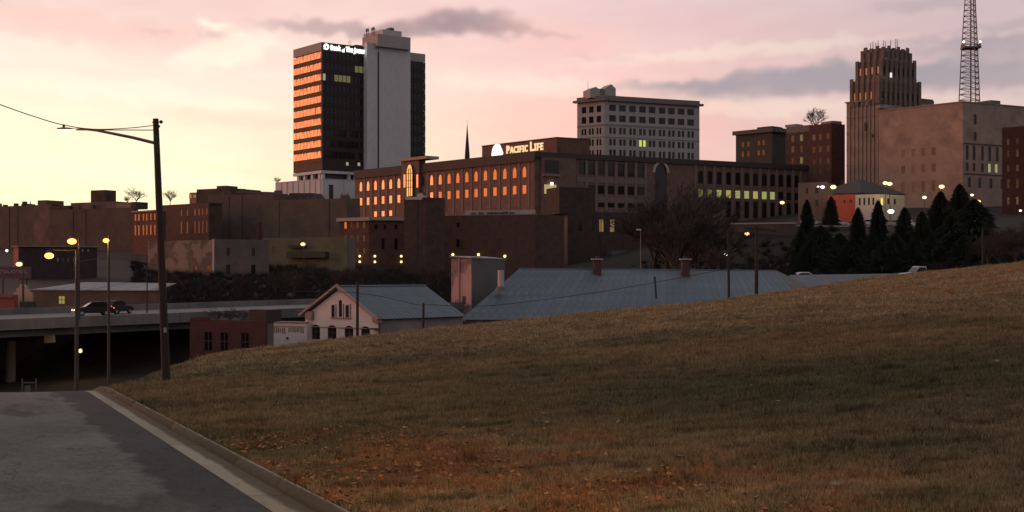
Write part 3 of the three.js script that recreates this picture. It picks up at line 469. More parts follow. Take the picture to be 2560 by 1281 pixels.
// ---- long arcaded office building (two wings) with its own penthouse sign
{
  const b = new Bld('arcade_office', 'long brick office building with rows of arched windows glowing orange and a dark roof band', 'building', { px: 1336, d: 380, aL: 40, aR: 61, base: EYE + 9 }).ends(887, 2022), Y = (y) => b.Y(y), wl = b.wl, wr = b.wr;
  const WALL = M(.225, .138, .110, .92, { map: 'course' }), WALLR = WALL, BAND = M(.065, .05, .048, .8, { map: 'mottle' }), PIL = M(.22, .165, .145, .9, { map: 'mottle' });
  const roofY = Y(379), wallY = Y(399), wallR = Y(389);
  b.body('core', 0, Y(384), CORE, .8); b.body('roof', Y(384), Y(383), ROOF, .7);
  // left wing, two storeys of windows and a third low down
  const cols = [901.5, 919.5, 938, 957, 976, 996.5, 1057.5, 1078.5, 1100, 1122, 1144, 1166.5, 1189.5, 1213, 1237, 1261.5, 1286, 1310.5];
  const wpx = (p) => 6.5 + (p - 900) * .0085;
  const H1 = cols.map((p) => b.row('L', [p], wpx(p), 418.5, 445, 1290, { arch: 1.6, bars: false, mat: glassKinds[Math.floor(rnd() * 3)] })[0]);
  const H2 = cols.filter((p) => p < 1000 || p > 1070).map((p) => b.row('L', [p], wpx(p), 465, 486, 1290, { mat: anyGlass() })[0]);
  const H3 = [938, 957, 976].map((p) => b.row('L', [p], 7.5, 528, 541, 957, { mat: glassKinds[0] })[0]);
  b.skin('wall', 'L', -wl, 0, 0, wallY, [...H1, ...H2, ...H3].filter((h) => Math.abs(h.u - b.U('L', 1027)) > 5.4), WALL, .5);
  b.fbox('roof_band', 'L', -wl, .4, wallY, roofY, -3, .35, BAND); b.fbox('roof_band', 'R', .4, wr, wallR, roofY, -3, .35, BAND);
  b.fbox('cornice', 'L', -wl, .5, wallY - .5, wallY, -.2, .6, BAND); b.fbox('cornice', 'R', .5, wr, wallR - .4, wallR, -.2, .6, BAND);
  for (const p of cols) { const q = p + (p < 1000 ? 9 : 11); if (q < 1325 && Math.abs(q - 1027) > 24) b.pbox('pilaster', 'L', q - 2.2, q + 2.2, Y(520), wallY - .5, -.1, .16, PIL); }
  // sunset bay with a tall arched window
  b.pbox('bay', 'L', 1003, 1047, 0, b.YA('L', 1027, 403), -.5, 1.1, WALL);
  b.pbox('bay_cornice', 'L', 997, 1066, b.YA('L', 1027, 403), b.YA('L', 1027, 396), -3, 1.8, M(.36, .24, .2, .9));
  { const u = b.U('L', 1026.5, 1.1), w = b.U('L', 1036, 1.1) - b.U('L', 1017, 1.1), y0 = b.YA('L', 1027, 492), y1 = b.YA('L', 1027, 413), s = new THREE.Shape(), r = w / 2; s.moveTo(-r, y0); s.lineTo(r, y0); s.lineTo(r, y1 - r * 1.5); s.absellipse(0, y1 - r * 1.5, r, r * 1.5, 0, Math.PI, false); s.closePath();
    const m = b.put(part(b.g, 'arched_window', new THREE.ExtrudeGeometry(s, { depth: .1, bevelEnabled: false }), coated[0]), 'L', u, 0, 1.45); m.rotation.y -= .19; m.userData.label = 'tall arched window mirroring the yellow sky';
    for (const q of [-r / 3, r / 3]) part(m, 'mullion', box(q - .07, q + .07, y0, y1 - r * .6, .1, .2), M(.2, .1, .06, .7)); for (const q of [.28, .5, .72]) part(m, 'transom', box(-r, r, lerp(y0, y1, q) - .08, lerp(y0, y1, q) + .08, .1, .19), M(.2, .1, .06, .7));
    for (const px of [1011, 1043]) b.pbox('side_window', 'L', px - 2.2, px + 2.2, b.YA('L', px, 470), b.YA('L', px, 438), 1.1, 1.16, coated[0]); }
  // right wing
  const c1 = [1455, 1479, 1503, 1528, 1553, 1577.5, 1602], row1 = b.row('R', c1, 16, 407, 439, 1503), row2 = b.row('R', c1.slice(1), 16, 465, 486, 1528), row3 = b.row('R', c1.slice(2), 16, 509, 520, 1553), row4 = b.row('R', [1503, 1530], 11, 548, 579, 1516, { each: (i) => ({ mat: i ? litDim : litDim }) });
  const c2 = [1752, 1775.5, 1798.5, 1822, 1845, 1867.5, 1889.5, 1911.5, 1932, 1952.5, 1972.5, 1992], dim = () => (rnd() < .5 ? litGreen : litYellow);
  const r1 = b.row('R', c2, 12, 431, 463, 1845, { arch: 1 }), r2 = b.row('R', c2, 12.5, 477, 496, 1845, { each: (i) => (i < 2 ? { mat: litDim } : i < 9 ? { mat: i % 3 === 0 ? litYellow : litGreen } : {}) }), r3 = b.row('R', c2.slice(3), 11, 505, 546, 1880);
  const arch = b.row('R', [1652], 30, 409, 510, 1652, { arch: 1.25 });
  b.skin('wall', 'R', 0, wr, 0, wallR, [...row1, ...row2, ...row3, ...row4, ...r1, ...r2, ...r3, ...arch], WALLR, .6, anyPlain);
  for (const p of span(1467, 1615, 7)) b.pbox('pilaster', 'R', p - 3, p + 3, b.YA('R', 1540, 530), wallR - .4, -.1, .25, PIL);
  for (const p of [...c2.map((q) => q + 11.3), 1740]) b.pbox('pilaster', 'R', p - 2.8, p + 2.8, b.YA('R', 1850, 560), wallR - .4, -.1, .3, PIL);
  for (const [y, p] of [[447, 1540], [495, 1540]]) b.pbox('sill_band', 'R', 1442, 1622, b.YA('R', p, y + 12), b.YA('R', p, y - 1), -.1, .12, PIL);
  { const u = b.U('R', 1652), r0 = Math.abs(b.U('R', 1667) - u), s = new THREE.Shape(); s.absellipse(0, 0, r0 + .75, r0 * 1.25 + .75, 0, Math.PI, false); s.absellipse(0, 0, r0 + .02, r0 * 1.25, Math.PI, 0, true); b.put(part(b.g, 'arch_surround', new THREE.ExtrudeGeometry(s, { depth: .3, bevelEnabled: false, curveSegments: 16 }), M(.44, .37, .33, .9)), 'R', u, b.YA('R', 1652, 409) - r0 * 1.25, .05); }
  // corner pavilion
  b.pbox('pavilion', 'R', 1357, 1440, 0, wallR - .5, -.2, 1.4, WALL);
  b.pbox('pavilion_window', 'R', 1362, 1398, b.YA('R', 1380, 434), b.YA('R', 1380, 402), 1.4, 1.45, plainGlass[0]);
  b.pbox('balcony', 'R', 1360, 1401, b.YA('R', 1380, 442), b.YA('R', 1380, 438), 1.3, 2.4, M(.2, .17, .155, .9));
  b.pbox('lit_panel_window', 'R', 1361, 1391, b.YA('R', 1376, 486), b.YA('R', 1376, 463), 1.4, 1.5, glow(1, .72, .34, .42));
  { const u = b.U('R', 1378, 1.5), m = b.put(part(b.g, 'porch_lamp', new THREE.SphereGeometry(.42, 10, 8), glow(1, .78, .4, 5)), 'R', u, b.YA('R', 1378, 461), 1.9); }
  // penthouse with sign
  const q = new Bld('sign_penthouse', 'low brown brick penthouse carrying a glowing dome emblem and cream lettering', 'building', { px: 1392, d: 404, aL: 40, aR: 61, base: EYE + 28 }).ends(1205, 1474), QY = (y) => q.Y(y), BR = M(.20, .105, .078, .92, { map: 'course' });
  q.body('wall', 0, QY(343), BR); q.fbox('coping', 'L', -q.wl, .1, QY(345), QY(342.6), -.4, .15, DBRICK); q.fbox('coping', 'R', .1, q.wr, QY(345), QY(342.6), -.4, .15, DBRICK);
  const font = await new FontLoader().loadAsync('fonts/droid/droid_sans_bold.typeface.json'), cream = glow(1, .70, .36, 1.0), gs = []; let x = 0;
  for (const [s, z] of [['P', 2.35], ['ACIFIC', 1.9], ['L', 2.75], ['IFE', 2.1]]) { const g = new TextGeometry(s, { font, size: z, depth: .15, curveSegments: 3, bevelEnabled: true, bevelThickness: .02, bevelSize: .07, bevelSegments: 1 }); g.computeBoundingBox(); const w = g.boundingBox.max.x; g.translate(x, 0, 0); gs.push(g); x += w + (s === 'ACIFIC' ? .75 : .12); }
  const tx = mergeGeometries(gs), ua = q.U('L', 1266), ub = q.U('L', 1360); tx.scale((ub - ua) / x, 1.0, 1); const ty = q.YA('L', 1312, 379.5);
  q.put(part(q.g, 'sign_lettering', tx, cream), 'L', ua, ty, .12);
  const dm = new THREE.Shape(); dm.moveTo(-1.72, 0); dm.quadraticCurveTo(-1.65, 2.5, -.55, 3.2); dm.quadraticCurveTo(.25, 3.4, .72, 3.1); dm.quadraticCurveTo(1.35, 1.6, 1.75, .55); dm.quadraticCurveTo(1.8, .05, 1.5, 0); dm.closePath();
  const dg = new THREE.ExtrudeGeometry(dm, { depth: .2, bevelEnabled: false, curveSegments: 8 }); dg.scale(1.55, 1.06, 1); q.put(part(q.g, 'sign_emblem', dg, glow(1, .98, 1, 2.2)), 'L', q.U('L', 1244.5), q.YA('L', 1245, 388.5), .12);
  const l = new THREE.RectAreaLight(0xffdca8, .8, 20, 2.5), N = q.N.L, X = q.X.L, um = q.U('L', 1300); l.position.set(q.x0 + X[0] * um + N[0] * .6, q.base + q.YA('L', 1300, 372), -q.d + X[1] * um + N[1] * .6); l.lookAt(l.position.x + N[0], l.position.y, l.position.z + N[1]); scene.add(l);
}
// ---- pale ten-storey office block with a heavy cornice
{
  const b = new Bld('cornice_office', 'pale stone office block with a heavy dark cornice and regular rows of windows', 'building', { px: 1511, d: 520, aL: 52, aR: 66, base: EYE + 20 }).ends(1443, 1749), Y = (y) => b.Y(y), wl = b.wl, wr = b.wr;
  const ST = M(.43, .395, .37, .9, { map: 'mottle' }), STD = M(.21, .185, .175, .9, { map: 'mottle' });
  const pr = [1531.5, 1556.5, 1581.5, 1606.5, 1630.5, 1655.5, 1679, 1703, 1727], pl = [1460, 1478.5, 1497.5];
  const two = (a, o) => a.flatMap((p) => [p - o, p + o]);
  const hr = [...b.row('R', pr, 16.5, 262, 277.5, 1531), ...b.row('R', pr, 16.5, 288, 304, 1531), ...b.row('R', two(pr, 4.9), 6.6, 319, 335, 1531), ...b.row('R', two(pr, 4.9), 6.6, 347.5, 363.5, 1531, { each: (i) => (i === 6 || i === 7 ? { mat: glow(.75, .9, .12, .75) } : {}) }), ...b.row('R', two(pr, 4.9), 6.6, 374, 390, 1531), ...b.row('R', pr, 16.5, 402, 418, 1531)];
  const hl = [...b.row('L', pl, 11, 264.5, 280.5, 1497), ...b.row('L', pl, 11, 290, 306.5, 1497), ...b.row('L', two(pl, 3.6), 4.6, 320, 335.5, 1497), ...b.row('L', two(pl, 3.6), 4.6, 348, 364, 1497), ...b.row('L', two(pl, 3.6), 4.6, 375, 391, 1497)];
  b.body('core', 0, Y(243), CORE, .7); b.skin('wall', 'R', 0, wr, 0, Y(250), hr, ST, .45, anyPlain); b.skin('wall', 'L', -wl, 0, 0, Y(250), hl, ST, .45, anyPlain); b.body('roof', Y(243), Y(242), ROOF, .3);
  b.fbox('cornice', 'R', 1.3, wr + 1.2, Y(252), Y(246.5), -.4, 1.3, STD); b.fbox('cornice', 'L', -wl - 1.2, 1.3, Y(252), Y(246.5), -.4, 1.3, STD);
  b.fbox('parapet', 'R', .3, wr, Y(246.5), Y(238.5), -.4, .3, M(.22, .19, .18, .9, { map: 'mottle' })); b.fbox('parapet', 'L', -wl, .3, Y(246.5), Y(238.5), -.4, .3, M(.22, .19, .18, .9, { map: 'mottle' }));
  for (const y of [309.5, 312, 341]) { b.fbox('string_course', 'R', 0, wr, Y(y + 1), Y(y), -.1, .25, ST); b.fbox('string_course', 'L', -wl, 0, Y(y + 1), Y(y), -.1, .25, ST); }
  // roof house: two gabled boxes and a mast
  const q = (p) => b.U('R', p), yb = Y(243);
  const gab = (p0, p1, z0, z1, ye, yp, nm) => { const u0 = q(p0), u1 = q(p1), s = new THREE.Shape(); s.moveTo(u0, yb); s.lineTo(u1, yb); s.lineTo(u1, b.YA('R', p1, ye)); s.lineTo((u0 + u1) / 2 + .4, b.YA('R', (p0 + p1) / 2, yp)); s.lineTo(u0, b.YA('R', p0, ye)); s.closePath(); b.put(part(b.g, nm, new THREE.ExtrudeGeometry(s, { depth: z1 - z0, bevelEnabled: false }), ST), 'R', 0, 0, z0); };
  gab(1522, 1549, -9, -3, 219, 208, 'roof_house'); gab(1486, 1510, -9.4, -3.4, 221, 214, 'roof_house'); b.pbox('roof_house', 'R', 1497, 1524, yb, b.YA('R', 1510, 219), -8.6, -3.6, M(.2, .17, .16, .9));
  b.put(part(b.g, 'mast', rod([0, yb, 0], [0, b.YA('R', 1487, 199), 0], .1, .06, 5), M(.2, .12, .1, .8)), 'R', q(1488), 0, -6);
}
// ---- dark olive block, two brick blocks to its right
{
  const b = new Bld('corniced_block', 'dark olive brick block with a flaring cornice below the pale sky', 'building', { px: 1931, d: 452, aL: 42, aR: 58, base: EYE + 20 }).ends(1840, 1972), Y = (y) => b.Y(y), m = M(.10, .085, .07, .95, { map: 'course' });
  const p = [1857, 1871, 1897, 1909], hl = [...b.row('L', p, 6, 352, 364, 1897), ...b.row('L', p, 6, 376, 389, 1897)];
  b.body('core', 0, Y(322), CORE, .5); b.skin('wall', 'L', -b.wl, 0, 0, Y(323), hl, m, .35, anyPlain); b.body('side_wall', 0, Y(323), m, .4); b.fbox('cornice', 'L', -b.wl - .8, .6, Y(330), Y(320), -.3, .9, M(.12, .10, .08, .9)); b.fbox('cornice', 'R', .6, b.wr, Y(330), Y(320), -.3, .8, M(.12, .10, .08, .9));
  b.pbox('roof_house', 'L', 1893, 1930, Y(323), Y(314), -6, -1, m); b.pbox('roof_house', 'R', 1936, 1958, Y(323), Y(316), -6, -1, DBRICK);
  const c = new Bld('brick_block', 'red brick block with a pale stepped parapet and a column of pale windows', 'building', { px: 2026, d: 436, aL: 42, aR: 58, base: EYE + 20 }).ends(1964, 2060), CY = (y) => c.Y(y), rb = M(.13, .07, .06, .95, { map: 'course' });
  c.body('core', 0, CY(316), CORE, .5); c.skin('wall', 'L', -c.wl, 0, 0, CY(328), [...c.row('L', [1982, 2004], 7.5, 337, 353, 2004, { each: (i) => (i ? { mat: litDim } : {}) }), ...c.row('L', [1982, 2004], 7.5, 364, 380, 2004), ...c.row('L', [1982, 2004], 7.5, 393, 409, 2004, { each: (i) => (i ? { mat: litDim } : {}) })], rb, .35, anyDull);
  c.body('parapet_wall', CY(328), CY(312), M(.22, .18, .165, .9, { map: 'mottle' }), .2); c.pbox('roof_house', 'L', 1963, 1991, CY(312), CY(306), -4, -.3, M(.30, .26, .25, .9));
  const e = new Bld('red_block', 'tall red brick block with a blank dark side beside the stepped tower', 'building', { px: 2079, d: 418, aL: 40, aR: 58, base: EYE + 20 }).ends(2023, 2118), EY = (y) => e.Y(y), er = M(.13, .062, .052, .95, { map: 'course' });
  const ec = [2035, 2051, 2070.5], eh = [333, 364, 395, 421].flatMap((y) => e.row('L', ec, 8, y, y + 15, 2070));
  e.body('core', 0, EY(309), CORE, .5); e.skin('wall', 'L', -e.wl, 0, 0, EY(308), eh, er, .35, anyDull); e.body('side_wall', 0, EY(308.5), er, .4);
  e.pbox('roof_house', 'R', 2082, 2105, EY(309), EY(299), -7, -2, M(.24, .2, .19, .9)); e.pbox('roof_house', 'L', 2063, 2078, EY(309), EY(302), -7, -2, M(.26, .22, .2, .9));
}
// ---- stepped tower
{
  const b = new Bld('stepped_tower', 'stepped stone tower with vertical ribs and aerials on its crown', 'building', { px: 2200, d: 402, aL: 42, aR: 58, base: EYE + 20 }).ends(2117, 2345), Y = (y) => b.Y(y), TS = M(.22, .162, .138, .95, { map: 'stain' }), TD = TS;
  b.body('base_wall', 0, Y(249), M(.38, .28, .225, .95, { map: 'stain' }));
  for (const p of span(2124, 2194, 8)) b.pbox('rib', 'L', p - 1.4, p + 1.4, 0, Y(251), 0, .35, M(.41, .305, .245, .95, { map: 'stain' }));
  for (const y of [285, 327, 368, 407]) b.fbox('string_course', 'L', -b.wl, .1, Y(y + 1.5), Y(y), 0, .22, M(.34, .255, .2, .95));
  for (const [p, y0, y1] of [[2164.5, 328, 307], [2182.5, 344, 336]]) b.pbox('window', 'L', p - 2.5, p + 2.5, b.YA('L', p, y0), b.YA('L', p, y1), .3, .42, DARK);
  b.fbox('coping', 'L', -b.wl - .3, .4, Y(249.5), Y(246.5), -1.2, .5, STONE); b.pbox('terrace_coping', 'R', 2201, 2258, b.YA('R', 2230, 274), b.YA('R', 2230, 264), -1.2, .6, STONE);
  const tier = (pl, pr, off, y0, y1, k) => {    // one setback: body with ribs on both sides
    const c = new Bld('x', '', '', { px: 2200 + off, d: 402 + k, aL: 42, aR: 58, base: b.base }); scene.remove(c.g); names.x = undefined; c.ends(pl, pr);
    const t = part(b.g, 'tier', prism(c.foot(), c.Y(y0), c.Y(y1)), TD, [c.x0 - b.x0, 0, -c.d + b.d]);
    const add = (f, u, w, ya, yb, z, m, nm) => { const r = part(t, nm, uvBox(w, yb - ya, z), m), X = c.X[f], N = c.N[f]; r.position.set(X[0] * u + N[0] * z / 2, (ya + yb) / 2, X[1] * u + N[1] * z / 2); r.rotation.y = c.phi[f]; };
    const nl = Math.max(3, Math.round(c.wl / 2.1)), nr = Math.max(3, Math.round(c.wr / 2.1));
    for (let i = 0; i <= nl; i++) add('L', -c.wl * i / nl, 1.05, c.Y(y0), c.Y(y1) + (i % 2 ? .7 : .2), .5, TS, 'rib'); for (let i = 1; i <= nr; i++) add('R', c.wr * i / nr, 1.05, c.Y(y0), c.Y(y1) + (i % 2 ? .7 : .2), .5, TD, 'rib');
    for (let i = 0; i < nl; i++) for (let y = c.Y(y0) + 2; y < c.Y(y1) - 2; y += 3.9) add('L', -c.wl * (i + .5) / nl, .85, y, y + 2.1, .12, anyGlass(), 'window');
    for (let i = 0; i < nr; i++) for (let y = c.Y(y0) + 2; y < c.Y(y1) - 2; y += 3.9) add('R', c.wr * (i + .5) / nr, .85, y, y + 2.1, .12, plainGlass[0], 'window');
    return c;
  };
  tier(2131, 2298, 0, 262, 196, 0); const c2 = tier(2145, 2285.5, 4, 200, 148, 3.5), c3 = tier(2158, 2275, 8, 150, 127, 6.5); tier(2166, 2268, 10, 128, 119, 8.5);
  b.pbox('buttress', 'L', 2189, 2199, Y(260), b.YA('L', 2194, 190), 0, .9, TS);
  b.pbox('lit_window', 'R', 2227, 2231, b.YA('R', 2229, 195), b.YA('R', 2229, 183), .4, .62, glow(1, .93, .8, .9));
  for (const [p, y] of [[2177, 108], [2183, 104], [2190, 107], [2196, 101], [2209, 100], [2214, 102], [2227, 101], [2240, 97], [2244, 98], [2268, 118], [2160, 122]]) { const v = P(p, 122, 418), t = P(p, y, 418); part(b.g, 'aerial', rod([v.x - b.x0, v.y - b.base - 1, v.z + b.d], [t.x - b.x0, t.y - b.base, t.z + b.d], .12, .09, 5), M(.16, .13, .14, .8)); }
  b.pbox('rear_wing', 'R', 2300, 2336, 0, b.YA('R', 2318, 247), -12, -2, TS);
  for (const p of [2303, 2310, 2317, 2324, 2331]) b.pbox('crenel', 'R', p - 2, p + 2, b.YA('R', 2318, 247), b.YA('R', 2318, 244.5), -4, -2, DBRICK);
}
// ---- big tan brick block
{
  const b = new Bld('tan_block', 'large plain tan brick block with a few small windows below the lattice mast', 'building', { px: 2408, d: 370, aL: 40, aR: 61, base: EYE + 18 }).ends(2197, 2720), Y = (y) => b.Y(y);
  const TANW = M(.40, .285, .225, .95, { map: 'stain' }), L = [2259, 2284.5, 2309, 2335], hl = [...b.row('L', L, 9, 371, 390, 2309), ...b.row('L', L, 9, 411, 431, 2309), ...b.row('L', L, 8, 453, 480, 2309)];
  const hr = [...b.row('R', [2439], 7, 286, 311, 2439), ...b.row('R', [2439], 7, 330, 352, 2439), ...b.row('R', [2419, 2436, 2457, 2475, 2494, 2513], 7, 366, 402, 2457), ...b.row('R', [2419, 2436, 2457, 2475, 2492, 2511], 7, 410, 431, 2475, { each: (i) => (i > 2 ? { mat: i === 3 ? litPale : litGreen } : {}) }), ...b.row('R', [2424, 2450, 2478, 2506], 8, 445, 470, 2450)];
  b.body('core', 0, Y(258), CORE, .6); b.skin('wall', 'L', -b.wl, 0, 0, Y(254), hl, TANW, .4, anyDull); b.skin('wall', 'R', 0, b.wr, 0, Y(254.3), hr, TANW, .4, anyPlain); b.body('roof', Y(258), Y(257), ROOF, .5);
  for (const y of [357, 433]) b.fbox('string_course', 'R', .3, b.wr, Y(y + 1.6), Y(y), -.1, .3, M(.10, .08, .072, .9)); b.fbox('coping', 'L', -b.wl, .2, Y(255), Y(252.8), -.5, .2, M(.30, .22, .18, .9)); b.fbox('coping', 'R', .2, b.wr, Y(255), Y(252.8), -.5, .2, M(.30, .22, .18, .9));
  b.pbox('roof_unit', 'R', 2458, 2476, Y(255), b.YA('R', 2470, 253), -6, -2, DBRICK); b.pbox('roof_unit', 'R', 2478, 2502, Y(255), b.YA('R', 2490, 248), -7, -2, M(.16, .12, .11, .9)); b.pbox('roof_unit', 'R', 2446, 2456, Y(255), b.YA('R', 2450, 252.5), -5, -3, DBRICK);
  const e = new Bld('dark_red_house', 'dark red brick house with pale window surrounds at the edge of the tan block', 'building', { px: 2640, d: 330, aL: 48, aR: 42, base: EYE + 12 }).ends(2506, 2700), EY = (y) => e.Y(y);
  const ec = [2521, 2544], eh = [[346, 361], [374, 392], [412, 428], [447, 470], [492, 512]].flatMap(([y0, y1]) => e.row('L', ec, 7, y0, y1, 2544));
  e.body('core', 0, EY(312), CORE, .5); e.skin('wall', 'L', -e.wl, 0, 0, EY(311), eh, M(.06, .026, .024, .95, { map: 'course' }), .35, anyDull); e.body('roof', EY(312), EY(309), ROOF, .2);
}
// ---- lattice mast
{
  const d = 405, v = P(2428, 262, d), t = thing('lattice_mast', 'tall steel lattice radio mast with a platform and two white beacons', 'mast', [v.x, v.y - 14, v.z]);
  const mm = M(.16, .10, .10, .7), Yp = (py) => P(2428, py, d).y - v.y + 14, half = (py) => ((py < 120 ? lerp(13, 20, py / 120) : lerp(20, 26, (py - 120) / 135)) / F * d), corner = (py, k) => { const h = half(py); return new THREE.Vector3([-1, .15, 1][k] * h, Yp(py), [-.45, .9, -.45][k] * h); };
  const ys = []; for (let y = 320; y > -130; y -= 14) ys.push(y);
  for (let k = 0; k < 3; k++) part(t, 'leg', tube([320, 255, 120, 0, -130].map((y) => corner(y, k)), .17, .14, 5), mm);
  part(t, 'cable_ladder', tube([320, -130].map((y) => new THREE.Vector3(-.1, Yp(y), .2)), .22, .2, 5), M(.10, .06, .06, .8));
  ys.forEach((y, i) => { const gs = []; for (let k = 0; k < 3; k++) { const a = corner(y, k), c = corner(y, (k + 1) % 3), m = corner(y - 14, (k + 1) % 3), n = corner(y - 14, k); gs.push(rod(a, c, .085, .085, 4), rod(a, m, .055, .055, 4), rod(c, n, .055, .055, 4)); } joined(part(t, 'brace', mergeGeometries(gs), mm)); });
  part(t, 'platform', uvBox(5.0, .45, 4), M(.12, .08, .08, .8), [0, Yp(120), 0]); for (const s of [-1, 1]) { part(t, 'rail', uvBox(.08, 1.2, 3.6), mm, [s * 2.4, Yp(115), 0]); part(t, 'beacon_lamp', new THREE.SphereGeometry(.3, 10, 8), glow(1, .9, .86, 5), [s * 2.45, Yp(106), 1]); }
}

function slab(a, b, c, d, th) {     // plate with four corners, th thick along its normal (uv in metres)
  const n = b.clone().sub(a).cross(d.clone().sub(a)).normalize().multiplyScalar(th), t = [a, b, c, d], lo = t.map((v) => v.clone().sub(n)), pos = [], uv = [];
  const ex = b.clone().sub(a).normalize(), ey = d.clone().sub(a).normalize();
  const quad = (...q) => { for (const k of [0, 1, 2, 0, 2, 3]) { const v = q[k], r = v.clone().sub(a); pos.push(v.x, v.y, v.z); uv.push(r.dot(ex), r.dot(ey)); } };
  quad(...t); quad(lo[3], lo[2], lo[1], lo[0]); for (let i = 0; i < 4; i++) quad(t[i], lo[i], lo[(i + 1) % 4], t[(i + 1) % 4]);
  const g = new THREE.BufferGeometry(); g.setAttribute('position', new THREE.Float32BufferAttribute(pos, 3)); g.setAttribute('uv', new THREE.Float32BufferAttribute(uv, 2)); g.computeVertexNormals(); return g;
}
const V = (x, y, z) => new THREE.Vector3(x, y, z), mix = (a, b, t) => a.clone().lerp(b, t);
function roofPlanes(parent, name, e0, e1, r1, r0, n, mats2, th = .06, seam = .05) {   // eave e0-e1, ridge r0-r1, in n standing-seam panels
  const up = e1.clone().sub(e0).cross(r0.clone().sub(e0)).normalize(); if (up.y < 0) up.negate();
  for (let i = 0; i < n; i++) { const t0 = i / n, t1 = (i + 1) / n, A = mix(e0, e1, t0), B = mix(e0, e1, t1), C = mix(r0, r1, t1), D = mix(r0, r1, t0); part(parent, name, slab(A, B, C, D, th * (1 + .2 * (i % 2))), mats2[Math.floor(rnd() * mats2.length)]); if (seam && i) part(parent, 'seam', rod(A.clone().addScaledVector(up, seam * .5), D.clone().addScaledVector(up, seam * .5), seam, seam, 4), mats2[0]); }
}
const METAL = [M(.142, .170, .190, .6, { map: 'metal' }), M(.138, .166, .186, .62, { map: 'metal' }), M(.146, .174, .193, .58, { map: 'metal' })];
function wallLamp(px, py, d, r = .28, I = 5, col = [1, .83, .28], label, group, nm = 'wall_lamp') {
  const p = P(px, py, d), g = thing(nm, label, 'lamp', p, group); part(g, 'lamp_globe', new THREE.SphereGeometry(r, 10, 8), glow(...col, 2.2)); part(g, 'bracket', uvBox(.12, .12, .5), M(.05, .05, .05, .7), [0, r + .02, -.3]);
  const l = new THREE.PointLight(new THREE.Color().setRGB(...col), I, 0, 2); l.position.copy(p); l.castShadow = true; l.shadow.radius = 6; scene.add(l); return g;
}
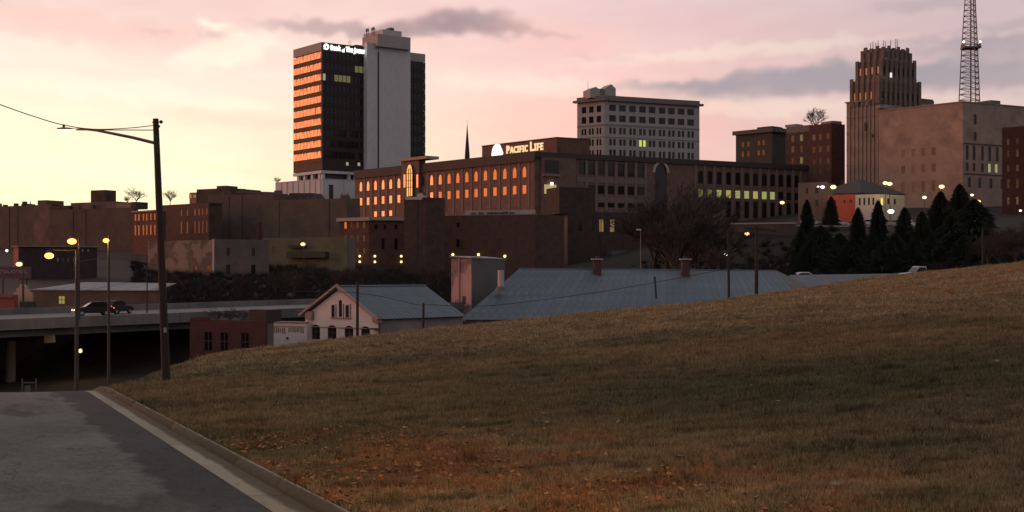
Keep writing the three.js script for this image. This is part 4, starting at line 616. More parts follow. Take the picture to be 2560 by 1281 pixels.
// ---- brick warehouses in the middle
{
  const b = new Bld('brick_warehouse', 'red brick warehouse with a pale cornice and one orange glowing top window', 'building', { px: 922, d: 305, aL: 55, aR: 66 }).ends(847, 1012), Y = (y) => b.Y(y), rb = M(.15, .072, .056, .95, { map: 'course' });
  const cl = [863, 878, 893, 909], hl = [...b.row('L', cl, 6.5, 555, 571, 893), ...b.row('L', cl, 6.5, 588, 604, 893), ...b.row('L', cl, 6.5, 620, 636, 893)], hr = [...b.row('R', [958, 990], 8, 596, 624, 958), ...b.row('R', [940, 962, 990], 7, 562, 574, 958)];
  b.body('core', 0, Y(549), CORE, .5); b.skin('wall', 'L', -b.wl, 0, 0, Y(550), hl.map((h, i) => (i ? { ...h, mat: anyDull() } : h)), rb, .3); b.skin('wall', 'R', 0, b.wr, 0, Y(550), hr, rb, .3, anyPlain);
  b.fbox('cornice', 'L', -b.wl - .3, .5, Y(552), Y(543.5), -.4, .6, M(.40, .35, .33, .85, { map: 'mottle' })); b.fbox('cornice', 'R', .5, b.wr, Y(551), Y(543), -.4, .55, M(.40, .35, .33, .85, { map: 'mottle' })); b.body('roof', Y(549), Y(546), ROOF, .3);
  for (const p of [866, 899, 937, 1003]) { const f = p < 922 ? 'L' : 'R', z = .35, u = b.U(f, p, z); for (const y of [641, 655]) { if (p === 866 && y === 641) continue; wallLamp(p, y, b.D(f, u, z), .26, 5, [1, .84, .34], { 866: 'single small yellow lamp near the outer edge of the pale corniced warehouse', 899: `${y === 641 ? 'upper' : 'lower'} yellow lamp of the pair under the glowing warehouse window`, 937: `${y === 641 ? 'upper' : 'lower'} yellow lamp of the pair just past the warehouse corner`, 1003: `${y === 641 ? 'upper' : 'lower'} yellow lamp of the pair beside the blank stair tower` }[p], 'wall lamps of the brick warehouse'); } }
  const t = new Bld('brick_stair_tower', 'blank dark brick tower with a curled white coping between the warehouses', 'building', { px: 1066, d: 296, aL: 74, aR: 66 }).ends(1010, 1112), TY = (y) => t.Y(y);
  t.body('wall', 0, TY(494), DBRICK); t.clutter('L', 1016, 1060, TY(494), 2); t.pbox('coping', 'L', 1013, 1052, TY(499), TY(493), -.3, .2, M(.45, .41, .40, .8)); t.pbox('coping', 'L', 1052, 1066, TY(494), TY(489.5), -.3, .2, M(.45, .41, .40, .8)); { const c = t.put(part(t.g, 'coping_scroll', new THREE.CylinderGeometry(.75, .75, .4, 14), M(.45, .41, .40, .8)), 'L', t.U('L', 1050), TY(491.5), .0); c.rotation.set(Math.PI / 2, 0, -t.phi.L, 'XYZ'); }
  t.pbox('wall_box', 'L', 1070, 1072, TY(520), TY(515), 0, .3, DARK);
  const w = new Bld('long_warehouse', 'long dark brick warehouse with a pale roof deck parapet', 'building', { px: 1338, d: 300, aL: 72, aR: 55 }).ends(1108, 1420), WY = (y) => w.Y(y), wc = [1145, 1180, 1215, 1250, 1290];
  w.body('core', 0, WY(537), CORE, .5); w.skin('wall', 'L', -w.wl, 0, 0, WY(536), [...w.row('L', wc, 8, 556, 568, 1215), ...w.row('L', wc, 8, 598, 618, 1215)], M(.115, .066, .052, .95, { map: 'course' }), .3, anyPlain); w.body('side_wall', 0, WY(536.5), M(.115, .066, .052, .95, { map: 'course' }), .4);
  w.pbox('roof_parapet', 'L', 1163, 1320, WY(534), WY(521), -6, -5.6, M(.36, .31, .30, .85, { map: 'mottle' })); w.pbox('roof_parapet', 'L', 1300, 1337, WY(534.5), WY(524), -1.2, -.6, M(.33, .28, .27, .85)); w.pbox('roof_slab', 'L', 1108, 1337, WY(537), WY(535), -8, .1, M(.22, .19, .18, .9));
  for (const [p, h] of [[1182, 6], [1201, 7], [1222, 7], [1235, 7], [1249, 6], [1262, 8], [1278, 6], [1310, 9]]) w.pbox('roof_unit', 'L', p - 5, p + 5, WY(534), WY(534 - h), -4.5, -3.5, M(.07, .055, .055, .8));
  for (const [p, y] of [[1132, 637], [1196, 637], [1262, 641]]) wallLamp(p, y, w.D('L', w.U('L', p, .4), .4), .3, 7, [1, .86, .26], { 1132: 'dim yellow wall lamp beside the blank stair tower on the long warehouse', 1196: 'yellow wall lamp above the middle of the flat pale tower cap', 1262: 'yellow wall lamp above the outer corner of the flat pale tower cap' }[p], 'wall lamps of the long warehouse');
  const k = new Bld('dark_warehouse', 'very dark brick warehouse with two dim amber windows below the long office wing', 'building', { px: 1420, d: 312, aL: 40, aR: 68 }).ends(1396, 1705), KY = (y) => k.Y(y), dk = M(.075, .046, .04, .95, { map: 'course' });
  k.body('core', 0, KY(532), CORE, .5); k.skin('wall', 'R', 0, k.wr, 0, KY(531), [...k.row('R', [1504, 1531], 11, 549, 580, 1516, { each: (i) => ({ mat: glow(.7, .42, .14, .3) }) }), ...k.row('R', [1450, 1478, 1560, 1590, 1620], 10, 552, 578, 1516)], dk, .3, anyPlain); k.pbox('upper_wall', 'R', 1398, 1488, KY(535), KY(468), -8, -.6, dk); k.pbox('lean_to', 'R', 1530, 1566, 0, k.YA('R', 1548, 628), -.2, 3, M(.09, .085, .082, .9)); k.body('roof', KY(532), KY(529), ROOF, .2); k.clutter('R', 1495, 1690, KY(531), 8);
}
// ---- low block seen beyond, the plastered building and the rest of the old town to the left
{
  const s = new Bld('plastered_building', 'old low building with a blotched plaster end wall and a grey side', 'building', { px: 535, d: 262, aL: 55, aR: 55 }).ends(369, 672), Y = (y) => s.Y(y);
  s.body('core', 0, Y(606), CORE, .5); s.skin('wall', 'L', -s.wl, 0, 0, Y(600), [...s.row('L', [488, 519], 6, 665, 680, 505), ...s.row('L', [500], 7, 625, 640, 500)].slice(0, 2), M(.26, .19, .145, .95, { map: 'plaster' }), .3, anyPlain); s.fbox('corner_strip', 'L', -.45, .05, 0, Y(598), 0, .12, M(.42, .33, .26, .9));  // end wall blotched in two tones
  const c = [570, 633]; s.skin('wall', 'R', 0, s.wr, 0, Y(598), [...s.row('R', c, 9, 620, 640, 600), ...s.row('R', c, 11, 662, 686, 600)], M(.19, .145, .125, .95, { map: 'stain' }), .3, anyPlain); s.body('roof', Y(606), Y(602), ROOF, .3);
  const g = new Bld('lamplit_wall_building', 'building with an olive green wall lit by a street lamp, two dark awnings', 'building', { px: 868, d: 288, aL: 66, aR: 50 }).ends(656, 900), GY = (y) => g.Y(y);
  g.skin('wall', 'L', -g.wl, 0, 0, GY(593), [...g.row('L', [686], 10, 616, 632, 686), ...g.row('L', [676, 694, 718, 740], 7, 662, 682, 700)], M(.16, .145, .098, .95, { map: 'stain' }), .3, anyPlain); g.body('core', 0, GY(594), CORE, .5);
  g.pbox('awning', 'L', 720, 760, g.YA('L', 740, 620), g.YA('L', 740, 613), 0, 1.2, DARK); g.pbox('awning', 'L', 716, 812, g.YA('L', 760, 645), g.YA('L', 760, 630), 0, 1.6, M(.05, .045, .035, .9));
  const h = new Bld('broad_brown_building', 'broad plain brown building with a dark hipped roof bump behind the lamplit wall', 'building', { px: 866, d: 330, aL: 66, aR: 50 }).ends(656, 900), HY = (y) => h.Y(y), bm = M(.16, .115, .085, .95, { map: 'stain' });
  h.body('wall', 0, HY(496), bm); h.clutter('L', 670, 860, HY(496), 8); { const sh = new THREE.Shape(), y = HY(497), q = (p, v) => sh.lineTo(h.U('L', p), h.YA('L', p, v)); sh.moveTo(h.U('L', 694), y - 1); q(713, 482); q(771, 482); sh.lineTo(h.U('L', 790), y - 1); h.put(part(h.g, 'roof_bump', new THREE.ExtrudeGeometry(sh, { depth: 4, bevelEnabled: false }), M(.05, .04, .037, .9)), 'L', 0, 0, -6); }
  h.pbox('chimney', 'L', 640, 648, 0, h.YA('L', 645, 556), -.2, .5, BRICK);
  const j = new Bld('grey_brown_building', 'grey brown flat-roofed building with a ragged parapet beside the broad brown one', 'building', { px: 684, d: 342, aL: 64, aR: 50 }).ends(519, 720), JY = (y) => j.Y(y);
  j.body('wall', 0, JY(484), M(.15, .105, .088, .95, { map: 'stain' })); j.clutter('L', 530, 680, JY(484), 7); for (const p of [592, 603, 652, 672]) j.pbox('roof_unit', 'L', p - 4, p + 4, JY(485), JY(rr(477, 481)), -5, -3, DBRICK);
  const k = new Bld('window_row_building', 'brown building with a row of slim pink-lit windows under its roof', 'building', { px: 521, d: 334, aL: 50, aR: 55 }).ends(392, 560), KY = (y) => k.Y(y), kc = [452, 467, 486, 496, 505.5, 515.5];
  k.body('core', 0, KY(510), CORE, .5); k.skin('wall', 'L', -k.wl, 0, 0, KY(508), [...k.row('L', kc, 4.5, 522, 538, 505), ...k.row('L', kc, 4.5, 553, 583, 505)], M(.15, .085, .068, .95, { map: 'course' }), .3, anyDull); k.body('side_wall', 0, KY(509), DBRICK, .35); k.body('roof', KY(510), KY(507), ROOF, .1);
  const m = new Bld('flat_roof_block', 'dark flat-roofed block with a small square roof hut and an orange lit end', 'building', { px: 576, d: 400, aL: 60, aR: 60 }).ends(473, 690), MY = (y) => m.Y(y);
  m.clutter('R', 590, 680, MY(482), 5); m.body('wall', 0, MY(482), M(.11, .075, .062, .95, { map: 'stain' })); m.pbox('upper_wall', 'L', 491, 575, MY(484), MY(470), -14, -.3, M(.10, .07, .06, .95, { map: 'stain' })); m.pbox('roof_hut', 'L', 541, 565, MY(472), MY(463), -6, -1, M(.12, .07, .055, .95)); m.pbox('end_wall', 'L', 473, 490, MY(508), MY(478), -1, .2, M(.30, .17, .12, .9)); for (const [p, y0, y1] of [[475, 496, 487], [486, 494, 488]]) m.pbox('window', 'L', p - 3, p + 3.5, m.YA('L', p, y0), m.YA('L', p, y1), .2, .28, coated[0]);  // end wall coloured orange to stand for sunset glow
  m.pbox('low_parapet', 'R', 590, 685, MY(484), m.YA('R', 640, 479), -.5, 0, M(.16, .11, .09, .9));
  const n = new Bld('old_town_building', 'small brick building showing two rows of six slim pink windows', 'building', { px: 393, d: 326, aL: 46, aR: 55 }).ends(331, 420), NY = (y) => n.Y(y), nc = [337, 345.5, 357, 365.5, 375.5, 385.5];
  n.body('core', 0, NY(530), CORE, .4); n.skin('wall', 'L', -n.wl, 0, 0, NY(527), [...n.row('L', nc, 5, 535, 551, 365), ...n.row('L', nc, 5, 563, 588, 365)], M(.16, .075, .058, .95, { map: 'course' }), .3, anyDull); n.body('side_wall', 0, NY(528.5), DBRICK, .35); n.fbox('cornice', 'L', -n.wl, .2, NY(528), NY(524.5), -.2, .3, M(.36, .27, .24, .9));
  const o = new Bld('plain_brown_block', 'wide windowless brown block carrying a tall square roof tower', 'building', { px: 332, d: 350, aL: 62, aR: 50 }).ends(123, 345), OY = (y) => o.Y(y), om = M(.155, .095, .075, .95, { map: 'stain' });
  o.body('wall', 0, OY(519), om); o.clutter('L', 128, 325, OY(519), 7); o.pbox('roof_house', 'L', 176, 290, OY(520), OY(501), -9, -2, M(.19, .13, .11, .9, { map: 'stain' })); o.pbox('roof_tower', 'L', 226, 262, OY(520), o.YA('L', 250, 473), -7, -3, M(.12, .07, .055, .95, { map: 'course' })); o.pbox('roof_house', 'L', 285, 326, OY(520), OY(506), -8, -2, M(.24, .16, .13, .9)); o.pbox('roof_unit', 'L', 325, 342, OY(520), OY(503), -7, -3, DARK); o.pbox('roof_unit', 'L', 123, 172, OY(520), o.YA('L', 150, 514), -5, -1, DBRICK);
  const q = new Bld('brick_row_building', 'brown brick building with a raised end parapet and a faint row of pink windows', 'building', { px: 128, d: 372, aL: 60, aR: 50 }).ends(-90, 150), QY = (y) => q.Y(y), qm = M(.155, .105, .082, .95, { map: 'stain' });
  q.body('core', 0, QY(513), CORE, .4); q.skin('wall', 'L', -q.wl, 0, 0, QY(512), q.row('L', [90, 97, 106, 113, 121], 4, 538, 548, 106, { mat: glassKinds[2] }), qm, .3); q.pbox('end_parapet', 'L', 93, 115, QY(513), QY(500), -6, .1, M(.14, .08, .062, .95)); q.body('roof', QY(513), QY(511.5), ROOF, .1); q.clutter('L', -40, 120, QY(512), 6); for (const p of [-20, 9, 55, 70]) q.pbox('chimney', 'L', p - 3, p + 3, QY(513), QY(506), -3, -2, DBRICK); q.fbox('glow_tint_strip', 'L', q.U('L', 84), 0, 0, QY(512), 0, .15, M(.21, .125, .10, .95, { map: 'stain' }));  // end strip of the wall coloured lighter to look lit
  const r = new Bld('long_low_shed', 'long low dark shed with a pale roof edge and a red end wall', 'building', { px: 45, d: 250, aL: 40, aR: 64 }).ends(33, 242), RY = (y) => r.Y(y);
  r.skin('wall', 'R', 0, r.wr, 0, RY(617), [...r.row('R', [150, 164, 179, 193, 206, 220], 5, 623, 629, 180, { mat: glassKinds[2] }), ...r.row('R', [144, 157, 170, 184], 4.5, 645, 655, 160, { mat: glassKinds[2] })], M(.07, .042, .045, .95, { map: 'course' }), .3); r.body('core', 0, RY(618), CORE, .4); r.fbox('wall', 'L', -r.wl, 0, 0, RY(617), -.3, 0, M(.30, .10, .085, .9)); r.body('roof', RY(617), RY(614.5), M(.24, .19, .18, .8), -.3);
  // pale low roof, stepped gable front, red shop
  const u = new Bld('pale_roof_building', 'low brown building under a pale sheet metal roof with one yellow window', 'building', { px: 392, d: 176, aL: 66, aR: 45 }).ends(72, 420), UY = (y) => u.Y(y);
  u.skin('wall', 'L', -u.wl, 0, 0, UY(729), [...u.row('L', [153], 15, 741, 760, 153, { mat: glow(.75, .62, .12, .38), bars: true })], M(.14, .10, .075, .95, { map: 'stain' }), .25); u.body('core', 0, UY(730), CORE, .4);
  { const A = (p, v, z) => { const uu = u.U('L', p), X = u.X.L, N = u.N.L; return V(X[0] * uu + N[0] * z, u.YA('L', p, v), X[1] * uu + N[1] * z); }; roofPlanes(u.g, 'roof_panel', A(80, 724, .3), A(394, 727, .3), A(392, 709, -4), A(160, 706, -4), 14, [M(.32, .295, .29, .6, { map: 'metal' }), M(.27, .245, .24, .6, { map: 'metal' }), M(.20, .18, .18, .65, { map: 'metal' })], .06, 0); }
  const w = new Bld('stepped_gable_front', 'narrow pink stepped gable facade beside the pale metal roof', 'building', { px: 78, d: 166, aL: 64, aR: 40 }).ends(32, 90), WY = (y) => w.Y(y); const U = (p) => w.U('L', p);
  w.skin('wall', 'L', -w.wl, 0, 0, 0, [], M(.46, .30, .25, .9, { map: 'mottle' }), .3, anyGlass, [[U(32), 0], [U(78), 0], [U(78), WY(731)], [U(71), WY(731)], [U(71), WY(723)], [U(64), WY(723)], [U(64), WY(716)], [U(58), WY(712)], [U(48), WY(712)], [U(46), WY(720)], [U(40), WY(721)], [U(40), WY(730)], [U(32), WY(731)]]); w.fbox('seam', 'L', U(57), U(59), 0, WY(713), 0, .08, DARK); w.pbox('porch', 'L', 49, 67, 0, WY(754), 0, 1.5, DARK); w.body('rear_wall', 0, WY(733), BRICK, .3);
  const x = new Bld('red_shop', 'low red shop front beside the stepped gable', 'building', { px: 34, d: 164, aL: 64, aR: 40 }).ends(-70, 44); x.body('wall', 0, x.Y(737), M(.26, .075, .06, .9, { map: 'mottle' })); x.fbox('fascia', 'L', -x.wl, 0, x.Y(745), x.Y(738), 0, .2, M(.22, .06, .05, .85));
  // dull hoarding with unreadable letters
  const y = P(35, 690, 172), hb = thing('roadside_hoarding', 'dull plum coloured hoarding with worn pale lettering under a small lamp', 'sign', [y.x, terr(y.x, y.z), y.z]); const hy = y.y - hb.position.y; part(hb, 'panel', uvBox(4.2, 1.5, .15), M(.12, .06, .065, .8), [0, hy + .4, 0]); for (const q of [-1.5, 1.5]) part(hb, 'post', rod([q, -1, -.15], [q, hy + .2, -.15], .09), DARK); for (let i = 0; i < 7; i++) part(hb, 'worn_letter', new THREE.TorusGeometry(.2, .06, 6, 10, i % 2 ? 6.28 : 4.6), M(.30, .24, .24, .8), [-1.6 + i * .52, hy + .5, .09], [0, 0, i * 1.3]);
}
// ---- overpass: a road deck on piers, cutting wall behind it
const OV = { a: P(0, 802, 130), e: V(22.5, .40, -25).normalize(), n: V(-.743, 0, -.669) };
const ov = (t, w, h = 0) => V(OV.a.x + OV.e.x * t + OV.n.x * w, OV.a.y + OV.e.y * t + h, OV.a.z + OV.e.z * t + OV.n.z * w);
{
  const g = thing('overpass', 'concrete road overpass with a dark underside crossing above the sunken street', 'bridge', ov(0, 0).setY(EYE - 11)), L = (v) => v.sub(g.position);
  const con = M(.20, .19, .183, .9, { map: 'stain' }), t0 = -40, t1 = 62, seg = 12;
  part(g, 'deck', slab(L(ov(t0, 0, -.05)), L(ov(t1, 0, -.05)), L(ov(t1, 15.5, -.05)), L(ov(t0, 15.5, -.05)), .5), con);
  for (let i = 0; i < (t1 - t0) / seg; i++) { const a = t0 + i * seg + .03, b = a + seg - .06; part(g, 'parapet', slab(L(ov(a, -.35, .12)), L(ov(b, -.35, .12)), L(ov(b, .0, .12)), L(ov(a, .0, .12)), 1.05), con); part(g, 'rear_parapet', slab(L(ov(a, 15.5, .65)), L(ov(b, 15.5, .65)), L(ov(b, 15.8, .65)), L(ov(a, 15.8, .65)), 1.2), con); }
  for (const w of [1, 4.5, 8, 11.5, 15]) part(g, 'girder', slab(L(ov(t0, w, -.6)), L(ov(t1, w, -.6)), L(ov(t1, w + .6, -.6)), L(ov(t0, w + .6, -.6)), 1.1), con);
  for (const t of [-18, 6.8, 30, 52]) { for (const w of [11, 14.5]) { const v = L(ov(t, w, -1.7)); part(g, 'pier', new THREE.CylinderGeometry(.55, .55, 9, 12), con, [v.x, v.y - 4.5, v.z]); } part(g, 'cross_beam', slab(L(ov(t - .6, 3, -1.65)), L(ov(t + .6, 3, -1.65)), L(ov(t + .6, 15.2, -1.65)), L(ov(t - .6, 15.2, -1.65)), .9), con); }
  part(g, 'painted_line', slab(L(ov(t0, 7.6, -.03)), L(ov(t1, 7.6, -.03)), L(ov(t1, 7.75, -.03)), L(ov(t0, 7.75, -.03)), .02), M(.42, .36, .15, .7));
  const w = thing('cutting_wall', 'retaining wall coloured dark to deepen the shade under the overpass', 'wall', ov(0, 17).setY(EYE - 12)), LW = (v) => v.sub(w.position); part(w, 'wall', slab(LW(ov(t0 - 10, 16.4, -.5)), LW(ov(t1 + 10, 16.4, -.5)), LW(ov(t1 + 10, 17.2, -.5)), LW(ov(t0 - 10, 17.2, -.5)), 9), M(.075, .06, .055, .95, { map: 'stain' }));  // dark wall colour stands in for shade beneath the deck
  const f = P(72, 975, 118), fr = thing('gate_frame', 'pale post frame standing under the overpass', 'frame', [f.x, terr(f.x, f.z) - .3, f.z]); for (const q of [-.6, .6]) part(fr, 'post', uvBox(.11, 2.3, .11), M(.09, .08, .07, .9), [q, 1.1, 0]); part(fr, 'rail', uvBox(1.2, .12, .1), M(.09, .08, .07, .9), [0, 1.9, 0]); part(fr, 'board', uvBox(.5, .6, .06), M(.11, .1, .09, .9), [-.1, 1.35, .05]);
}
// ---- white gabled building
{
  const b = new Bld('white_gable_building', 'white gabled building with three slim arched windows and a blue grey metal roof', 'building', { px: 945, d: 138, aL: 50, aR: 40, base: EYE - 9 }).ends(763, 1157), wl = b.wl, wr = b.wr, yE = b.Y(795), yP = b.YA('L', 853, 720), um = -wl / 2;
  const PW = M(.72, .65, .62, .9, { map: 'mottle' }), TRIM = M(.36, .25, .225, .9, { map: 'mottle' }), dk = plainGlass[1], brn = M(.07, .045, .042, .8);
  const lower = b.row('L', [788.5, 829.5, 872, 913.5], 22, 815, 853, 872, { arch: .55, mat: dk, bars: true }), upper = [...b.row('L', [832, 867.5], 8.6, 762, 794, 850, { arch: 1, mat: dk }), ...b.row('L', [850.5], 8.6, 750, 793, 850, { arch: 1, mat: dk })];
  b.skin('wall', 'L', -wl, 0, 0, yE, [...lower, ...upper], PW, .3, anyPlain, [[-wl, 0], [0, 0], [0, yE], [um, yP], [-wl, yE]]);
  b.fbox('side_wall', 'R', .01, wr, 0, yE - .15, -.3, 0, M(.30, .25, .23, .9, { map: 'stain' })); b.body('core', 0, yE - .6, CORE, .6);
  b.pbox('string_course', 'L', 766, 943, b.YA('L', 850, 820.5), b.YA('L', 850, 818.8), 0, .1, TRIM); b.pbox('sill_band', 'L', 825, 875, b.YA('L', 850, 797), b.YA('L', 850, 794), 0, .16, TRIM);
  for (const p of [832, 850.5, 867.5]) { const u = b.U('L', p); b.pbox('window_jamb', 'L', p + 5.6, p + 6.6, b.YA('L', p, 794), b.YA('L', p, 760), 0, .12, TRIM); }
  { const sg = b.pbox('sign_bracket', 'L', 918, 934, b.YA('L', 925, 823), b.YA('L', 925, 820), .0, .9, DARK); }
  const q = (a, bb, y) => V(b.X.R[0] * a - b.X.L[0] * bb, y, b.X.R[1] * a - b.X.L[1] * bb), k = (yP - yE) / (wl / 2), ov2 = .45;
  roofPlanes(b.g, 'roof_panel', q(-.35, -ov2, yE - ov2 * k + .12), q(wr, -ov2, yE - ov2 * k + .12), q(wr, wl / 2, yP + .12), q(-.35, wl / 2, yP + .12), 20, METAL, .05, .018);
  roofPlanes(b.g, 'roof_panel', q(-.35, wl + ov2, yE - ov2 * k + .12), q(wr, wl + ov2, yE - ov2 * k + .12), q(wr, wl / 2, yP + .12), q(-.35, wl / 2, yP + .12), 20, METAL, .05, 0);
  for (const [e, s] of [[-ov2, 1], [wl + ov2, -1]]) part(b.g, 'rake_board', slab(q(-.55, e, yE - ov2 * k + .18), q(-.3, e, yE - ov2 * k + .18), q(-.3, wl / 2, yP + .2), q(-.55, wl / 2, yP + .2), .24), TRIM);
  part(b.g, 'ridge_cap', rod(q(-.3, wl / 2, yP + .16), q(wr, wl / 2, yP + .16), .12, .12, 6), METAL[0]);
  b.pbox('kneeler', 'L', 762, 778, yE - .4, yE + .5, -.3, .35, TRIM); b.pbox('kneeler', 'L', 930, 945, yE - .5, yE + .2, -.3, .3, TRIM);
  // low wing with worn painted lettering
  const w = new Bld('painted_wall_annex', 'low white wall of an annex with a faded row of painted lettering', 'building', { px: 766, d: 144, aL: 62, aR: 45, base: EYE - 9.5 }).ends(662, 800); w.body('wall', 0, w.Y(806.5), PW); w.fbox('coping', 'L', -w.wl, .1, w.Y(808.5), w.Y(805.5), -.3, .12, TRIM);
  const st = M(.19, .13, .115, .9); for (const p of [...span(669, 711, 9), ...span(722, 757, 8)]) { const y = rr(818, 821); const m = w.pbox('painted_letter', 'L', p - 1.4, p + 1.0 + rr(0, 1), w.YA('L', p, y + rr(10, 15)), w.YA('L', p, y), .004, .02, st); m.rotation.z = rr(-.12, .12); } w.pbox('painted_line', 'L', 668, 764, w.YA('L', 715, 818.5), w.YA('L', 715, 815.5), .004, .02, M(.30, .215, .19, .9)); w.pbox('wall_vent', 'L', 715, 719, w.YA('L', 717, 849), w.YA('L', 717, 843), 0, .1, DARK);
  // dark red brick building
  const r = new Bld('dark_red_building', 'dark red brick building with a ragged roofline in front of the overpass', 'building', { px: 664, d: 134, aL: 60, aR: 42, base: EYE - 10.5 }).ends(474, 700), RY = (y) => r.Y(y), rm = M(.10, .036, .034, .95, { map: 'course' });
  r.body('core', 0, RY(806), CORE, .4); r.skin('wall', 'L', -r.wl, 0, 0, RY(803), r.row('L', [520, 560, 612], 19, 832, 878, 560, { mat: plainGlass[0], bars: true }), rm, .25); r.pbox('front_parapet', 'L', 475, 520, RY(804), RY(796), -.3, .05, rm); r.pbox('chimney', 'L', 622, 645, RY(806), RY(777), -4, -2.6, DBRICK); r.pbox('roof_tank', 'L', 640, 664, RY(806), r.YA('L', 650, 776), -3, -.6, M(.05, .032, .03, .9)); r.body('roof', RY(806), RY(804), ROOF, .2);
}
// ---- tall tower with sunset pink painted on one side, and the long metal roof
{
  const b = new Bld('roof_access_tower', 'square tower with a side coloured pink for sunset light and a flat pale cap beside the metal roofs', 'building', { px: 1178, d: 176, aL: 48, aR: 50, base: EYE - 9 }).ends(1128, 1263), Y = (y) => b.Y(y);
  b.fbox('wall', 'L', -b.wl, 0, 0, Y(647), -.3, 0, M(.44, .27, .25, .9, { map: 'plaster' })); b.body('side_wall', 0, Y(647.5), M(.16, .15, .145, .95, { map: 'stain' }), .02);  // left wall tinted pink as sunset light, side wall darkened to match
  part(b.g, 'flat_cap', slab(...b.foot(b.wl + .08, b.wr + .08, -.08).map(([x, z], i) => V(x, Y(643) + [0, -.15, .15, .2][i], z)), .14), M(.42, .39, .385, .7, { map: 'metal' })); b.pbox('window', 'L', 1156, 1163, b.YA('L', 1160, 760), b.YA('L', 1160, 741), -.05, .06, DARK); b.pbox('flue_pipe', 'L', 1146, 1148, 0, b.YA('L', 1147, 643), 0, .15, M(.3, .19, .18, .8));
  const g = thing('long_metal_roof_building', 'long building under a broad grey metal hip roof with two brick chimneys', 'building', P(1500, 800, 165)), L = (px, py, d) => P(px, py, d).sub(g.position);
  const RL = L(1298, 672.5, 166), RR = L(1942, 677.5, 184), EL = L(1150, 800, 152), ER = L(2045, 800, 170), BL = L(1248, 735, 182), BR = L(2060, 735, 200);
  roofPlanes(g, 'roof_panel', EL, ER, RR, RL, 44, METAL, .05, .014); roofPlanes(g, 'roof_panel', BL, BR, RR, RL, 12, METAL, .05, 0); part(g, 'hip_panel', slab(EL, RL, RL.clone().add(V(.02, -.01, -.02)), BL, .05), METAL[1]); part(g, 'hip_panel', slab(ER, RR, RR.clone().add(V(.02, -.01, -.02)), BR, .05), M(.15, .13, .115, .7, { map: 'metal' }));
  part(g, 'ridge_cap', rod(RL, RR, .1, .1, 6), METAL[2]); const base = -6; part(g, 'wall', prism([[EL.x + .6, EL.z - .4], [ER.x - .6, ER.z - .4], [BR.x - .6, BR.z + .4], [BL.x + .6, BL.z + .4]], base, EL.y - .1), M(.13, .09, .075, .95, { map: 'stain' }));
  for (const [px, d] of [[1493, 170], [1714, 175.5]]) { const v = L(px, 684, d), top = L(px, 651, d).y, w = 19 / F * d; const c = part(g, 'chimney', uvBox(w, top - v.y + 1.5, w), M(.13, .07, .06, .95, { map: 'course' }), [v.x, (top + v.y - 1.5) / 2, v.z]); part(c, 'cap', uvBox(w + .5, .18, w + .5), M(.32, .26, .25, .8), [0, (top - v.y + 1.5) / 2 + .12, 0]); part(c, 'flue', rod([0, (top - v.y + 1.5) / 2, 0], [0, (top - v.y + 1.5) / 2 + .5, 0], .25, .22, 8), DARK); }
  { const v = L(1252, 722, 158.5), t = L(1252, 676, 158.5); part(g, 'vent_pipe', rod(v, t, .36, .36, 12), M(.45, .36, .33, .7)); part(g, 'vent_flashing', new THREE.CylinderGeometry(.45, .7, .5, 12), M(.12, .11, .11, .8), v); }
  { const v = L(1641, 748, 166), t = L(1637, 692, 166); part(g, 'stovepipe', rod(v, t, .12, .12, 8), DARK); }
  const f = thing('lower_grey_roof', 'low slate blue shed roof beyond the end of the long metal roof', 'building', P(2090, 700, 196)), LF = (px, py, d) => P(px, py, d).sub(f.position); part(f, 'roof', slab(LF(1960, 722, 188), LF(2260, 715, 192), LF(2262, 684, 206), LF(1975, 688, 204), .1), M(.115, .125, .145, .7, { map: 'metal' })); part(f, 'wall', prism([[LF(1965, 720, 189).x, 7], [LF(2255, 715, 193).x, 4], [LF(2255, 690, 204).x, -9], [LF(1980, 690, 203).x, -8]], -6, -2.2), DBRICK);
}
